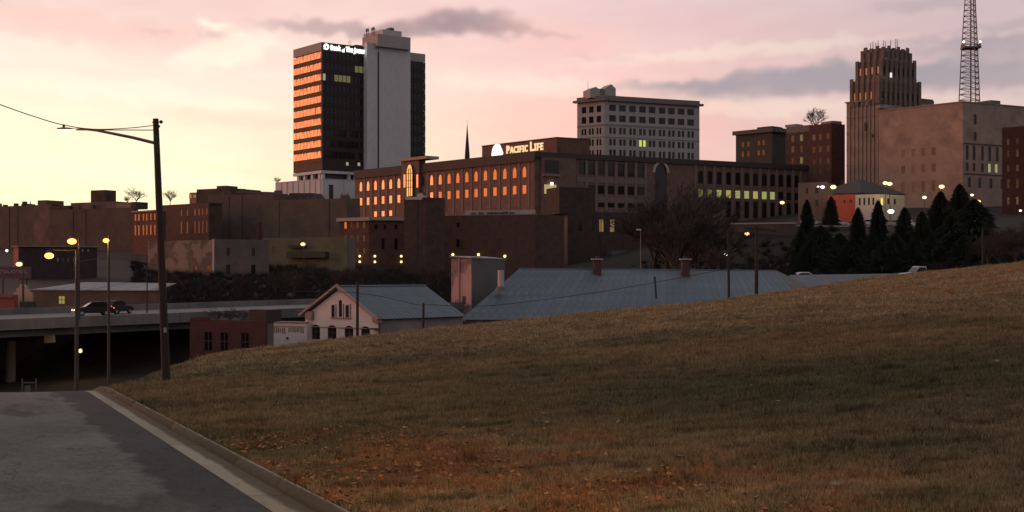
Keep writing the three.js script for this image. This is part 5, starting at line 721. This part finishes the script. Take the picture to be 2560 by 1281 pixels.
// ---- town edge on the right: retaining wall, red building, white house, roofs
{
  const b = new Bld('retaining_wall', 'long pale topped retaining wall above the evergreens', 'wall', { px: 1990, d: 296, aL: 74, aR: 74, base: EYE + 3 }).ends(1700, 2330), Y = (y) => b.Y(y); b.fbox('wall', 'L', -b.wl, 0, 0, Y(560), -.4, 0, M(.10, .07, .06, .95, { map: 'stain' })); b.fbox('wall', 'R', 0, b.wr, 0, Y(566), -.4, 0, M(.10, .07, .06, .95, { map: 'stain' })); b.fbox('coping', 'L', -b.wl, 0, Y(560), Y(556), -.5, .15, M(.30, .245, .225, .9)); b.fbox('coping', 'R', 0, b.wr, Y(566), Y(563), -.5, .15, M(.26, .21, .195, .9));
  const r = new Bld('orange_red_building', 'plain orange red rendered building lit by a street lamp', 'building', { px: 2140, d: 326, aL: 56, aR: 52, base: EYE + 9 }).ends(2070, 2160), RY = (y) => r.Y(y); r.body('core', 0, RY(489), CORE, .4); r.skin('wall', 'L', -r.wl, 0, 0, RY(486), r.row('L', [2088, 2112, 2128], 5, 500, 508, 2112, { mat: plainGlass[0] }), M(.40, .085, .052, .9, { map: 'mottle' }), .25); r.body('roof', RY(489), RY(485), ROOF, .2);
  const w = new Bld('white_house', 'white house front with four slim dark windows and a yellow lit door', 'building', { px: 2200, d: 322, aL: 70, aR: 60, base: EYE + 9 }).ends(2139, 2262), WY = (y) => w.Y(y); w.body('core', 0, WY(489), CORE, .4); w.skin('wall', 'L', -w.wl, 0, 0, WY(486), w.row('L', [2150, 2161.5, 2173, 2184], 4.6, 495, 513, 2170, { mat: plainGlass[0] }), M(.44, .39, .37, .9, { map: 'mottle' }), .25); w.skin('wall', 'R', 0, w.wr, 0, WY(486), [...w.row('R', [2206], 7, 495, 513, 2206, { mat: glow(1, .74, .16, .9) }), ...w.row('R', [2222, 2238], 6, 497, 511, 2222, { mat: plainGlass[0] })], M(.34, .32, .29, .9, { map: 'mottle' }), .25);
  const o = new Bld('hipped_roof_building', 'low building under a dull grey hipped roof in front of the stepped tower', 'building', { px: 2150, d: 350, aL: 66, aR: 66, base: EYE + 9 }).ends(2040, 2262), OY = (y) => o.Y(y), q = (a, bb, y) => V(o.X.R[0] * a - o.X.L[0] * bb, y, o.X.R[1] * a - o.X.L[1] * bb); o.body('wall', 0, OY(484), M(.16, .125, .11, .95, { map: 'stain' })); const e = [q(-.5, -.5, OY(483)), q(o.wr + .5, -.5, OY(483)), q(o.wr + .5, o.wl + .5, OY(483)), q(-.5, o.wl + .5, OY(483))], pk = q(o.wr / 2, o.wl / 2, OY(444)), SL = M(.10, .085, .08, .9, { map: 'mottle' }); for (let i = 0; i < 4; i++) part(o.g, 'roof_slope', slab(e[i], e[(i + 1) % 4], mix(e[(i + 1) % 4], pk, .97), mix(e[i], pk, .97), .1), SL); o.pbox('chimney', 'L', 2104, 2110, OY(470), OY(446), -8, -7, DBRICK);
  const s = new Bld('brown_side_building', 'narrow brown rendered building beside the orange red one', 'building', { px: 2070, d: 332, aL: 60, aR: 60, base: EYE + 9 }).ends(1996, 2090), SY = (y) => s.Y(y); s.body('core', 0, SY(459), CORE, .4); s.skin('wall', 'L', -s.wl, 0, 0, SY(455), [...s.row('L', [2018, 2042], 7, 500, 516, 2042), ...s.row('L', [2018, 2042], 7, 470, 484, 2042)], M(.16, .115, .098, .95, { map: 'stain' }), .25, anyPlain);
}

// ---------------------------------------------------------------- poles, lamps and wires
const WOOD = M(.05, .031, .023, .9, { map: 'stain' }), STEEL = M(.16, .10, .07, .6), IRON = M(.045, .04, .04, .7);
{ // the near wooden pole with a cobra-head lamp
  const d = 37, base = P(416, 962, d), g = thing('street_lamp_pole', 'leaning wooden pole with a long bracket arm and lit cobra head lamp by the kerb', 'street lamp', [base.x, surf(base.x, base.z) - .3, base.z]);
  const L = (px, py, dd = 0) => P(px, py, d + dd).sub(g.position), top = L(388.5, 297);
  part(g, 'pole', tube([V(0, 0, 0), mix(V(0, 0, 0), top, .35), mix(V(0, 0, 0), top, .7), top], .118, .078, 14), WOOD);
  part(g, 'bracket_arm', tube([L(391, 359), L(330, 344), L(290, 336), L(240, 326), L(215, 323.5), L(190, 324)], .045, .03, 8), STEEL); part(g, 'arm_plate', uvBox(.1, .5, .16), IRON, L(391, 362));
  part(g, 'stay_rod', rod(L(388, 325.5), L(238, 325), .014, .014, 6), STEEL);
  const head = (() => { const p = []; const n = 14; const prof = [[-.27, .02, .03], [-.22, .055, .085], [-.1, .075, .115], [.05, .07, .12], [.16, .05, .085], [.25, .035, .045], [.29, .025, .03]]; const pos = [], idx = []; prof.forEach(([x, h, w]) => { for (let i = 0; i <= n; i++) { const a = Math.PI * i / n; pos.push(x, Math.sin(a) * h, Math.cos(a) * w); } }); for (let j = 0; j < prof.length - 1; j++) for (let i = 0; i < n; i++) { const a = j * (n + 1) + i; idx.push(a, a + 1, a + n + 1, a + 1, a + n + 2, a + n + 1); } const q = new THREE.BufferGeometry(); q.setAttribute('position', new THREE.Float32BufferAttribute(pos, 3)); q.setIndex(idx); q.computeVertexNormals(); return q; })();
  const h = part(g, 'lamp_head', head, M(.30, .22, .14, .5, { metal: .4 }), L(164, 325)); h.material.side = THREE.DoubleSide;
  const lens = new THREE.SphereGeometry(1, 14, 8, 0, 6.29, Math.PI / 2, Math.PI / 2); lens.scale(.2, .12, .12); part(h, 'lens', lens, glow(1, .70, .28, 3), [-.06, 0, 0]); part(h, 'photocell', new THREE.CylinderGeometry(.03, .035, .08, 10), IRON, [-.06, .11, 0]);
  for (const [px, py, s] of [[402, 305, 1], [397, 316, .7]]) { const v = L(px, py); part(g, 'insulator', new THREE.SphereGeometry(.05 * s, 10, 8), IRON, v); part(g, 'bracket', rod(L(391, py), v, .015, .015, 5), IRON); } part(g, 'bolt', rod(L(384, 306), L(380, 306), .02, .02, 6), IRON);
  part(g, 'pole_tag', uvBox(.08, .14, .02), M(.3, .28, .25, .6), L(412, 826, -.13));
  const l = new THREE.PointLight(new THREE.Color().setRGB(1, .66, .3), 6, 0, 2); l.position.copy(P(160, 331, d)); l.castShadow = true; l.shadow.radius = 5; scene.add(l);
}
function wire(label, pts, r = .012, name = 'overhead_wire') { const c = new THREE.CatmullRomCurve3(pts), m = part(scene, numbered(name), new THREE.TubeGeometry(c, 40, r, 5), M(.04, .035, .035, .7)); return tag(m, label, 'wire'); }
wire('thin service wire sagging from the wooden pole past its lamp', [P(389, 313, 37), P(340, 319, 36.6), P(240, 323.5, 35.5), P(160, 313, 34), P(80, 290, 32), P(0, 262, 30), P(-200, 190, 26)]);
wire('dark wire hanging across the long metal roof', [P(1060, 762, 120), P(1200, 766, 121), P(1340, 752, 121.5), P(1520, 727, 122), P(1700, 695, 122), P(1822, 672, 122)], .03);
wire('wire running between the two poles behind the crest of the lawn', [P(700, 728, 112), P(893, 733, 112), P(1057, 765, 118)], .022);
wire('wire stretched over the sunken street from the lamp pole', [P(192, 655, 76), P(290, 645, 84), P(400, 664, 92)], .02);

// lamp standards: pole, arm, head with a glowing globe, and its light
function lampPost(px, py, d, { pole = px, base, col = [1, .62, .2], r = .3, I = 30, label, group, w = .1, name = 'street_lamp' }) {
  const p = P(px, py, d), b = P(pole, HZ, d), y0 = base !== undefined ? P(0, base, d).y : Math.min(terr(b.x, b.z), p.y - 4), g = thing(name, label, 'street lamp', [b.x, y0, b.z], group), H = p.y - y0, dx = p.x - b.x;
  part(g, 'pole', rod([0, 0, 0], [0, H + .35, 0], w, w * .7, 8), IRON); part(g, 'arm', rod([0, H + .3, 0], [dx, H + r + .1, 0], .06, .05, 6), IRON);
  const hd = part(g, 'lamp_head', new THREE.CylinderGeometry(.1, r * .7, .16, 10), IRON, [dx, H + r * 1.02, 0]); part(g, 'lamp_globe', new THREE.SphereGeometry(r * .82, 14, 12).scale(1.25, .82, 1.1), glow(...col, 3.0), [dx, H, 0]);
  const l = new THREE.PointLight(new THREE.Color().setRGB(...col), I, 0, 2); l.position.copy(p).add(V(0, -.02, .02)); l.castShadow = true; l.shadow.radius = r * 50; scene.add(l); return g;
}
const AMBER = [1, .46, .10], GOLD = [1, .64, .22], COOL = [.86, .97, 1], GREENISH = [.62, 1, .72];
lampPost(122, 640, 76, { pole: 191, col: AMBER, r: .25, I: 70, base: 1010, w: .13, label: 'tall lamp pole with an amber lamp on a long side arm by the sunken street' });
lampPost(265, 602, 98, { pole: 271, col: AMBER, r: .24, I: 60, base: 980, w: .12, label: 'amber lamp on a straight dark pole standing before the overpass' });
lampPost(179, 604, 128, { pole: 197, col: AMBER, r: .42, I: 120, base: 800, label: 'bright amber lamp shining above the long low shed' });
lampPost(47, 661, 160, { pole: 56, col: GOLD, r: .36, I: 20, base: 780, label: 'small yellow lamp above the plum coloured hoarding' });
lampPost(757, 611, 278, { pole: 759, col: [1, .72, .22], r: .46, I: 90, base: 750, label: 'yellow street lamp in front of the olive lamplit wall' });
wallLamp(200, 878, 138, .2, 14, [1, .6, .24], 'orange lamp glowing in the dark under the overpass', undefined, 'underpass_lamp');
wallLamp(16, 627, 300, .3, 5, [.9, 1, .8], 'tiny white lamp at the left end of the long low shed'.replace('at the left end of', 'on the brown wall beyond'), undefined, 'wall_lamp');
const row = 'street lamps of the upper town'; 
for (const [px, py, d, c, r, I, lab] of [
  [2084, 468, 318, GOLD, .62, 55, 'large golden street lamp above the orange red building'], [2057, 468, 320, COOL, .46, 60, 'cool white street lamp close beside the golden one'], [2046, 467, 330, [1, .62, .5], .26, 16, 'tiny pinkish lamp beside the cool white street lamp'],
  [2214, 458, 318, [1, .66, .26], .52, 90, 'orange lamp, first of a close pair before the tan block'], [2225, 460, 318, [1, .66, .26], .55, 90, 'orange lamp, second of a close pair before the tan block'], [2355, 467, 316, [1, .70, .30], .58, 120, 'orange street lamp in front of the tan block corner windows'],
  [2312, 494, 300, [1, .88, .5], .42, 60, 'pale yellow street lamp between two evergreens'], [2228, 529, 286, [1, 1, .9], .62, 45, 'brilliant white street lamp beside the white house'], [2431, 488, 300, [1, .86, .4], .34, 40, 'small yellow lamp just above a golden one by the dark red house'], [2446, 505, 290, GOLD, .54, 90, 'golden street lamp beside the tallest evergreen'],
  [2552, 527, 290, [1, .9, .7], .26, 14, 'small white lamp on the dark bank below the dark red house'], [1956, 507, 300, GOLD, .46, 90, 'golden street lamp in front of the last bays of the long office'], [2367, 506, 292, [1, .8, .2], .34, 20, 'dim yellow lamp half hidden in an evergreen'], [1868, 585, 262, [1, .64, .24], .42, 22, 'orange street lamp beside the tee shaped pole'], [1815, 637, 240, GREENISH, .3, 4, 'small greenish lamp on the slope below the bare trees'],
]) lampPost(px, py, d, { col: c, r: r * 1.05, I: I * 1.6, label: lab, group: row, w: .08 });
// unlit pale lamp standard and plain poles
{ const g = thing('parking_lamp', 'unlit pale lamp standard with a boxy head in front of the dark warehouse', 'street lamp', P(1602, 690, 235)); const h = P(1602, 575, 235).y - g.position.y; part(g, 'pole', rod([0, -3, 0], [0, h, 0], .1, .07, 8), M(.22, .19, .18, .7)); part(g, 'lamp_head', new RoundedBoxGeometry(.8, .25, .5, 2, .06), M(.55, .52, .5, .5), [-.35, h, 0]); }
function pole(px, top, bot, d, r, label, cross) { const b = P(px, bot, d), g = thing('wooden_pole', label, 'pole', [b.x, b.y - 2, b.z]), h = P(px, top, d).y - g.position.y; part(g, 'shaft', rod([0, 0, 0], [rr(-.08, .08), h, 0], r, r * .75, 9), WOOD); if (cross) { part(g, 'crossarm', uvBox(cross, .16, .14), WOOD, [cross * .12, h - .25, 0], [0, 0, -.1]); for (const s of [-.42, -.2, .2, .42]) part(g, 'insulator', new THREE.CylinderGeometry(.05, .07, .2, 8), IRON, [cross * (.12 + s), h - .06 - s * cross * .1, 0]); } return g; }
pole(893, 704, 845, 112, .14, 'dark wooden post standing in front of the white gable'); pole(1057, 758, 828, 118, .13, 'short dark post in front of the metal roof eaves'); pole(1823, 576, 740, 122, .13, 'thin dark pole without crossarm on the lawn crest'); pole(1891, 566, 735, 110, .17, 'dark utility pole with a tilted crossarm on the lawn crest', 2.6); pole(2458, 570, 660, 150, .13, 'dark pole beside the last evergreens on the lawn crest'); pole(367, 640, 760, 150, .08, 'thin faint post behind the overpass traffic');
// lamp behind the photographer: lights the near kerb and leaves
{
  const x = 3.4, z = 4.5, g = thing('kerbside_lamp', 'steel lamp standard lighting the near kerb and leaf litter', 'street lamp', [x, surf(x, z) - .1, z]); part(g, 'pole', rod([0, 0, 0], [0, 7.0, 0], .09, .06, 10), STEEL); part(g, 'arm', rod([0, 6.9, 0], [-2.2, 7.2, -2.2], .04, .035, 8), STEEL); part(g, 'lamp_head', new RoundedBoxGeometry(.55, .12, .22, 2, .05), STEEL, [-2.35, 7.25, -2.3]); part(g, 'lens', new THREE.SphereGeometry(.1, 12, 8).scale(1.4, .6, 1), glow(1, .62, .26, 5), [-2.35, 7.17, -2.3]);
  const l = new THREE.SpotLight(new THREE.Color().setRGB(1, .60, .28), 420, 0, 22 * R, 1, 2); l.position.set(x - 2.35, g.position.y + 7.13, z - 2.3); l.target.position.set(-1.2, -.3, -11.2); l.castShadow = true; l.shadow.radius = 6; scene.add(l, l.target);
}

// ---------------------------------------------------------------- cars
function makeCar(name, label, col, pos, heading, { lights = true, dark = false, pickup = false, group } = {}) {
  const g = thing(name, label, 'car', pos, group); g.rotation.y = heading; if (dark) g.scale.setScalar(.88);     // local +x is forward
  const paint = new THREE.MeshPhysicalMaterial({ color: new THREE.Color().setRGB(...col), roughness: .55, clearcoat: dark ? 0 : .4, clearcoatRoughness: .2, specularIntensity: dark ? .4 : 1 }), rub = M(.015, .015, .015, .9), gl = plainGlass[0];
  const s = new THREE.Shape(); (pickup ? [[-2.6, .4], [-2.62, .95], [-.5, .98], [-.45, 1.02], [.35, 1.02], [1.25, 1.0], [2.3, .88], [2.5, .7], [2.5, .4]] : [[-2.2, .38], [-2.25, .75], [-2.15, .98], [-1.5, 1.02], [.9, 1.0], [1.9, .86], [2.2, .7], [2.25, .42]]).forEach(([a, b], i) => (i ? s.lineTo(a, b) : s.moveTo(a, b))); s.closePath();
  const ext = (sh, w, bev) => { const q = new THREE.ExtrudeGeometry(sh, { depth: w - 2 * bev, bevelEnabled: true, bevelThickness: bev, bevelSize: bev * .6, bevelSegments: 3 }); q.translate(0, 0, -(w - 2 * bev) / 2); return q; };
  part(g, 'body', ext(s, 1.8, .12), paint);
  const c = new THREE.Shape(); (pickup ? [[-.55, 1.0], [-.42, 1.72], [.5, 1.74], [1.2, 1.02]] : [[-1.95, 1.0], [-1.55, 1.52], [-.9, 1.62], [.15, 1.6], [1.05, 1.0]]).forEach(([a, b], i) => (i ? c.lineTo(a, b) : c.moveTo(a, b))); c.closePath();
  const cab = part(g, 'cabin', ext(c, 1.5, .1), paint); const wsh = new THREE.Shape(); (pickup ? [[-.42, 1.08], [-.34, 1.62], [.45, 1.64], [1.0, 1.08]] : [[-1.7, 1.06], [-1.42, 1.46], [-.85, 1.53], [.1, 1.51], [.8, 1.06]]).forEach(([a, b], i) => (i ? wsh.lineTo(a, b) : wsh.moveTo(a, b))); wsh.closePath();
  for (const z of [-1, 1]) part(cab, 'side_window', new THREE.ExtrudeGeometry(wsh, { depth: .02, bevelEnabled: false }), gl, [0, 0, z > 0 ? .79 : -.81]);
  const f0 = pickup ? [.62, 1.66, 1.22, 1.08] : [.26, 1.55, 1.04, 1.05]; part(cab, 'windscreen', slab(V(f0[0], f0[1], -.66), V(f0[0], f0[1], .66), V(f0[2], f0[3], .7), V(f0[2], f0[3], -.7), -.03), gl);
  const r0 = pickup ? [-.56, 1.08, -.5, 1.64] : [-2.03, 1.05, -1.66, 1.48]; part(cab, 'rear_window', slab(V(r0[0], r0[1], -.66), V(r0[0], r0[1], .66), V(r0[2], r0[3], .6), V(r0[2], r0[3], -.6), .03), gl);
  for (const x of [-1.4, 1.42]) for (const z of [-.82, .82]) { const w = part(g, 'wheel', new THREE.CylinderGeometry(.34, .34, .22, 18), rub, [x, .34, z], [Math.PI / 2, 0, 0]); part(w, 'rim', new THREE.CylinderGeometry(.2, .2, .23, 12), M(.3, .3, .3, .4, { metal: .6 })); }
  for (const z of [-.62, .62]) { part(g, 'headlight', new RoundedBoxGeometry(.1, .16, .34, 2, .04), lights ? glow(1, .93, .55, 4) : M(.5, .5, .5, .2), [pickup ? 2.52 : 2.24, .68, z]); part(g, 'taillight', new RoundedBoxGeometry(.09, .34, .34, 2, .03), lights ? glow(1, .08, .06, 6) : M(.25, .02, .02, .3), [pickup ? -2.66 : -2.27, .82, z]); }
  return g;
}
{
  const head = Math.atan2(-OV.e.z, OV.e.x);     // heading of +t along the deck
  makeCar('car', 'dark sport wagon with lit yellow headlights crossing the overpass', [.02, .016, .016], ov(12.3, 4.1, -.03), Math.PI + .5, { dark: true });
  makeCar('car', 'dark car showing two red tail lights on the overpass', [.02, .017, .018], ov(16.8, 6.8, -.03), Math.PI / 2 - .3, { dark: true });
  for (const [p, y, col, label, d, hd] of [[2030, 561, [.32, .29, .28], 'pale parked car behind the retaining wall next to the pointed evergreen', 301, .2], [2096, 563, [.36, .34, .33], 'light grey parked car below the orange red building', 303, .25], [2168, 563, [.4, .38, .36], 'white parked car below the white house', 303, 2.9], [2214, 564, [.22, .2, .2], 'grey parked car beside the brilliant white lamp', 303, .1], [2262, 565, [.42, .4, .4], 'pale parked car between the evergreen crowns', 304, 2.6]]) makeCar('parked_car', label, col, P(p, y + 4, d), hd, { lights: false, group: 'cars parked above the retaining wall' });
  const v = P(2300, 698, 165); makeCar('pickup_truck', 'white pickup truck with its cab showing over the lawn crest', [.36, .35, .35], [v.x, v.y - .25, v.z], Math.PI + .25, { lights: false, pickup: true }); const u = P(2018, 706, 212); makeCar('parked_car', 'white car roof just showing beyond the lower grey roof', [.6, .58, .57], [u.x, u.y - .1, u.z], .1, { lights: false });
}

// ---------------------------------------------------------------- trees
const BARK = M(.055, .036, .03, .95), TWIG = M(.045, .034, .03, .95);
function bareTree(seedN, h, spread, fine = .02) {       // trunk and limbs; crown of twigs
  seed = seedN; const tr = [], tw = [];
  const grow = (p, dir, len, r, lev) => {
    const e = p.clone().addScaledVector(dir, len); (lev < 2 ? tr : tw).push(rod(p, e, r, Math.max(fine * .6, r * .66), lev < 2 ? 6 : 3, true)); if (lev >= 6) return;
    const n = lev < 1 ? 7 : lev < 4 ? 3 : 2 + (rnd() < .4 ? 1 : 0);
    for (let i = 0; i < n; i++) { const q = lev < 1 ? V(Math.cos(i * 2.4) * rr(.3, 1.1), rr(.7, 1.3), Math.sin(i * 2.4) * rr(.3, 1.1)).normalize() : dir.clone().add(V(rr(-1, 1), rr(-.45, .6), rr(-1, 1)).multiplyScalar(spread)).normalize(); grow(mix(p, e, lev < 1 ? rr(.6, 1) : rr(.3, 1)), q, len * (lev < 1 ? rr(1.1, 1.6) : rr(.6, .86)), Math.max(fine, r * .58), lev + 1); }
  };
  grow(V(0, 0, 0), V(0, 1, 0), h * .16, h * .02, 0);
  return [mergeGeometries(tr), mergeGeometries(tw)];
}
const bareKinds = [bareTree(71, 11, .7), bareTree(172, 11, .85), bareTree(273, 11, .6)];
seed = 999;
function plantBare(px, base, d, h, label, kind, group, pink) { const b = P(px, base, d), g = thing('bare_tree', label, 'tree', b, group); const [t, c] = bareKinds[kind]; part(g, 'trunk', t, BARK); part(g, 'crown', c, TWIG); g.scale.setScalar(h / 11); g.rotation.y = rnd() * 6.28; return g; }
plantBare(340, 512, 420, 7.5, 'bare tree behind the tall square roof tower', 0); plantBare(318, 512, 425, 4.5, 'small bare tree close to the square roof tower', 1); plantBare(425, 512, 420, 6.5, 'bare tree rising over the window row building', 2); plantBare(693, 462, 500, 4.5, 'small bare bush tree at the far edge of the white podium', 1); plantBare(2040, 330, 470, 12, 'bare tree crown standing above the brick blocks', 2);
for (const [px, by, d, h, k] of [[1668, 694, 246, 25, 0], [1705, 696, 240, 23, 1], [1742, 692, 250, 24, 2], [1775, 702, 232, 19, 1], [1635, 698, 238, 19, 2], [1690, 702, 228, 16, 2]]) plantBare(px, by, d, h, 'tall bare tree in the dark clump before the arched pavilion', k, 'bare trees before the arched pavilion');
for (const [px, by, d, h, k] of [[420, 742, 205, 6, 0], [690, 738, 215, 6.5, 1], [735, 742, 205, 6, 2], [800, 735, 215, 7, 0], [850, 738, 210, 6.5, 1], [905, 735, 220, 7, 2], [960, 732, 222, 6.5, 0], [1010, 728, 225, 6, 1], [1070, 728, 220, 6, 2], [600, 745, 200, 5, 2], [510, 748, 198, 5, 1], [1095, 715, 228, 5, 0]]) plantBare(px, by, d, h, 'bare scrubby tree on the dark bank below the warehouses', k, 'scrub trees on the bank');
for (const [px, by, d, h, k] of [[2500, 668, 190, 8, 0], [2540, 664, 185, 8, 1], [2575, 662, 190, 9, 2], [2470, 668, 200, 7, 1]]) plantBare(px, by, d, h, 'bare tree on the bank beside the evergreens', k, 'bare trees beside the evergreens');
for (const [px, by, d, h, k] of [[540, 812, 139, 2.4, 0], [575, 812, 140, 2.8, 1], [605, 812, 139, 2.2, 2]]) plantBare(px, by, d, h, 'dark bare bush behind the ragged roofline of the dark red building', k, 'bushes behind the dark red building');
plantBare(1800, 700, 215, 8, 'bare tree beside the greenish lamp', 0); 
function conifer(seedN, n, wide) {
  seed = seedN; const p = []; const h = 10;
  for (let i = 0; i < n; i++) {
    const t = Math.pow(rnd(), .8), y = .5 + t * (h - .5), a = rnd() * 6.28, rad = wide * Math.pow(1 - t, .62) * .92 * (.9 + .9 * fbm(Math.cos(a) * 1.6 + seedN, y * .7, Math.sin(a) * 1.6, 3)), k = rr(.35, 1), L = rad * k * (rnd() < .1 ? 1.3 : 1) + .15;
    const c = Math.cos(a), s = Math.sin(a), tip = [c * L, y - .16 * L + rr(-.1, .12), s * L], w = rr(.12, .30) * (.6 + .5 * (1 - t)), in_ = [c * L * .35, y + .12 * L, s * L * .35];
    p.push(in_[0] - s * w, in_[1] - .1, in_[2] + c * w, in_[0] + s * w, in_[1] - .1, in_[2] - c * w, ...tip); p.push(in_[0], in_[1] + w, in_[2], in_[0], in_[1] - w * 1.2, in_[2], tip[0], tip[1] - .05, tip[2]);
  }
  const g = new THREE.BufferGeometry(); g.setAttribute('position', new THREE.Float32BufferAttribute(p, 3)); g.computeVertexNormals(); return g;
}
const conKinds = [conifer(31, 3800, 2.2), conifer(32, 4600, 3.0), conifer(33, 6000, 4.2)], NEEDLE = [M(.022, .032, .022, .95), M(.028, .036, .024, .95)]; seed = 4242;
for (const [px, base, top, d, k, lab] of [
  [2018, 655, 500, 284, 0, 'pointed slim evergreen at the corner of the long office'], [2146, 690, 520, 268, 0, 'pointed evergreen in front of the white house windows'], [2196, 690, 503, 262, 0, 'taller slim evergreen beside the brilliant white lamp'], [2262, 700, 520, 258, 1, 'evergreen before the parked cars'], [2352, 700, 480, 262, 1, 'broad evergreen under the orange lamp'], [2400, 700, 462, 258, 1, 'tallest dark evergreen in front of the tan block edge'], [2436, 700, 500, 250, 2, 'wide evergreen beside the golden lamp'],
  [2030, 725, 600, 226, 2, 'broad evergreen low on the bank below the pointed slim one'], [2130, 722, 600, 228, 2, 'broad evergreen low on the bank between two pointed ones'], [2210, 720, 610, 222, 2, 'broad evergreen low on the bank under the taller slim one'], [2285, 716, 600, 222, 2, 'broad evergreen low on the bank before the parked cars'], [2410, 708, 590, 218, 2, 'broad evergreen low on the bank beside the tallest one'], [2450, 706, 600, 214, 2, 'broad evergreen low on the bank next to the dark pole'],
  [2306, 705, 530, 244, 1, 'evergreen between the pale lamp and the parked cars'], [2052, 720, 566, 236, 2, 'broad dark evergreen below the orange red building'], [2100, 715, 585, 240, 2, 'broad dark evergreen below the light grey car'], [2004, 715, 575, 242, 1, 'dark evergreen beside the end of the retaining wall'], [2180, 715, 590, 236, 2, 'low broad evergreen below the white parked car'], [2240, 712, 585, 232, 2, 'low broad evergreen below the grey parked car'], [2380, 705, 540, 232, 2, 'broad low evergreen at the foot of the tallest one'], [2330, 708, 590, 226, 2, 'low evergreen above the white pickup'], [2470, 700, 560, 226, 1, 'small evergreen beside the dark pole'], [2078, 600, 492, 300, 1, 'evergreen shading the orange red wall'],
]) { const b = P(px, base, d), g = thing('evergreen_tree', lab, 'tree', [b.x, b.y - .5, b.z], 'evergreens below the upper town'), h = P(px, top, d).y - b.y + .5; part(g, 'trunk', rod([0, 0, 0], [0, 8.5, 0], .16, .04, 6), BARK); part(g, 'crown', conKinds[k], NEEDLE[k % 2]); g.scale.set(h / 10 * (k === 2 ? 1.5 : 1.15), h / 10, h / 10 * (k === 2 ? 1.5 : 1.15)); g.rotation.y = rnd() * 6.28; }
// evergreens added out of view along the road: they keep the low glow off the near road and lawn
for (let i = 0; i < 11; i++) { const [x, z] = xz(-14 + i * 5.6 + rr(-.6, .6), -13 + rr(-.8, .8)), g = thing('added_screen_evergreen', 'dense evergreen added unseen to screen the road from the low glow', 'tree', [x, surf(x, z) - .3, z], 'added evergreens screening the low glow'); part(g, 'trunk', rod([0, 0, 0], [0, 8.5, 0], .16, .04, 6), BARK); part(g, 'crown', conKinds[i % 3], NEEDLE[i % 2]); g.scale.set(1.0, rr(.75, .95), 1.0); g.rotation.y = rnd() * 6.28; }
// brush on the banks
{
  const p = []; seed = 77; for (let i = 0; i < 60; i++) { const a = rnd() * 6.28, L = rr(.5, 1.5), e = [Math.cos(a) * L * .8, rr(.4, 1.5), Math.sin(a) * L * .8], w = .02; p.push(-w, 0, 0, w, 0, 0, ...e, 0, 0, -w, 0, 0, w, e[0] * 1.05, e[1] * .9, e[2]); }
  const g = new THREE.BufferGeometry(); g.setAttribute('position', new THREE.Float32BufferAttribute(p, 3)); g.computeVertexNormals(); const n = 5200, im = new THREE.InstancedMesh(g, new THREE.MeshStandardMaterial({ color: 0xffffff, roughness: 1, side: THREE.DoubleSide }), n), m = new THREE.Matrix4(), q = new THREE.Quaternion(), c = new THREE.Color();
  for (let i = 0; i < n; i++) { const px = i < 3000 ? rr(330, 1140) : rr(1560, 2560), d = px < 1200 ? rr(170, 300) : rr(px > 1900 && px < 2330 ? 222 : 195, 292), x = (px - CX) / F * d, k = rr(.5, 1.4); q.setFromAxisAngle(UP, rnd() * 6.28); m.compose(V(x, terr(x, -d) - .3, -d), q, V(k, k * rr(.6, 1.2), k)); im.setMatrixAt(i, m); { const f = rr(.6, 1.3); c.setRGB(.016 * f, .0125 * f, .0105 * f); }; im.setColorAt(i, c); }
  im.name = 'brush'; im.castShadow = im.receiveShadow = true; tag(im, 'dark leafless brush covering the banks below the town', 'brush', null, 'stuff'); scene.add(im);
}
scene.traverse((m) => { if (m.isMesh) m.castShadow = m.receiveShadow = true; });
renderer.render(scene, camera);
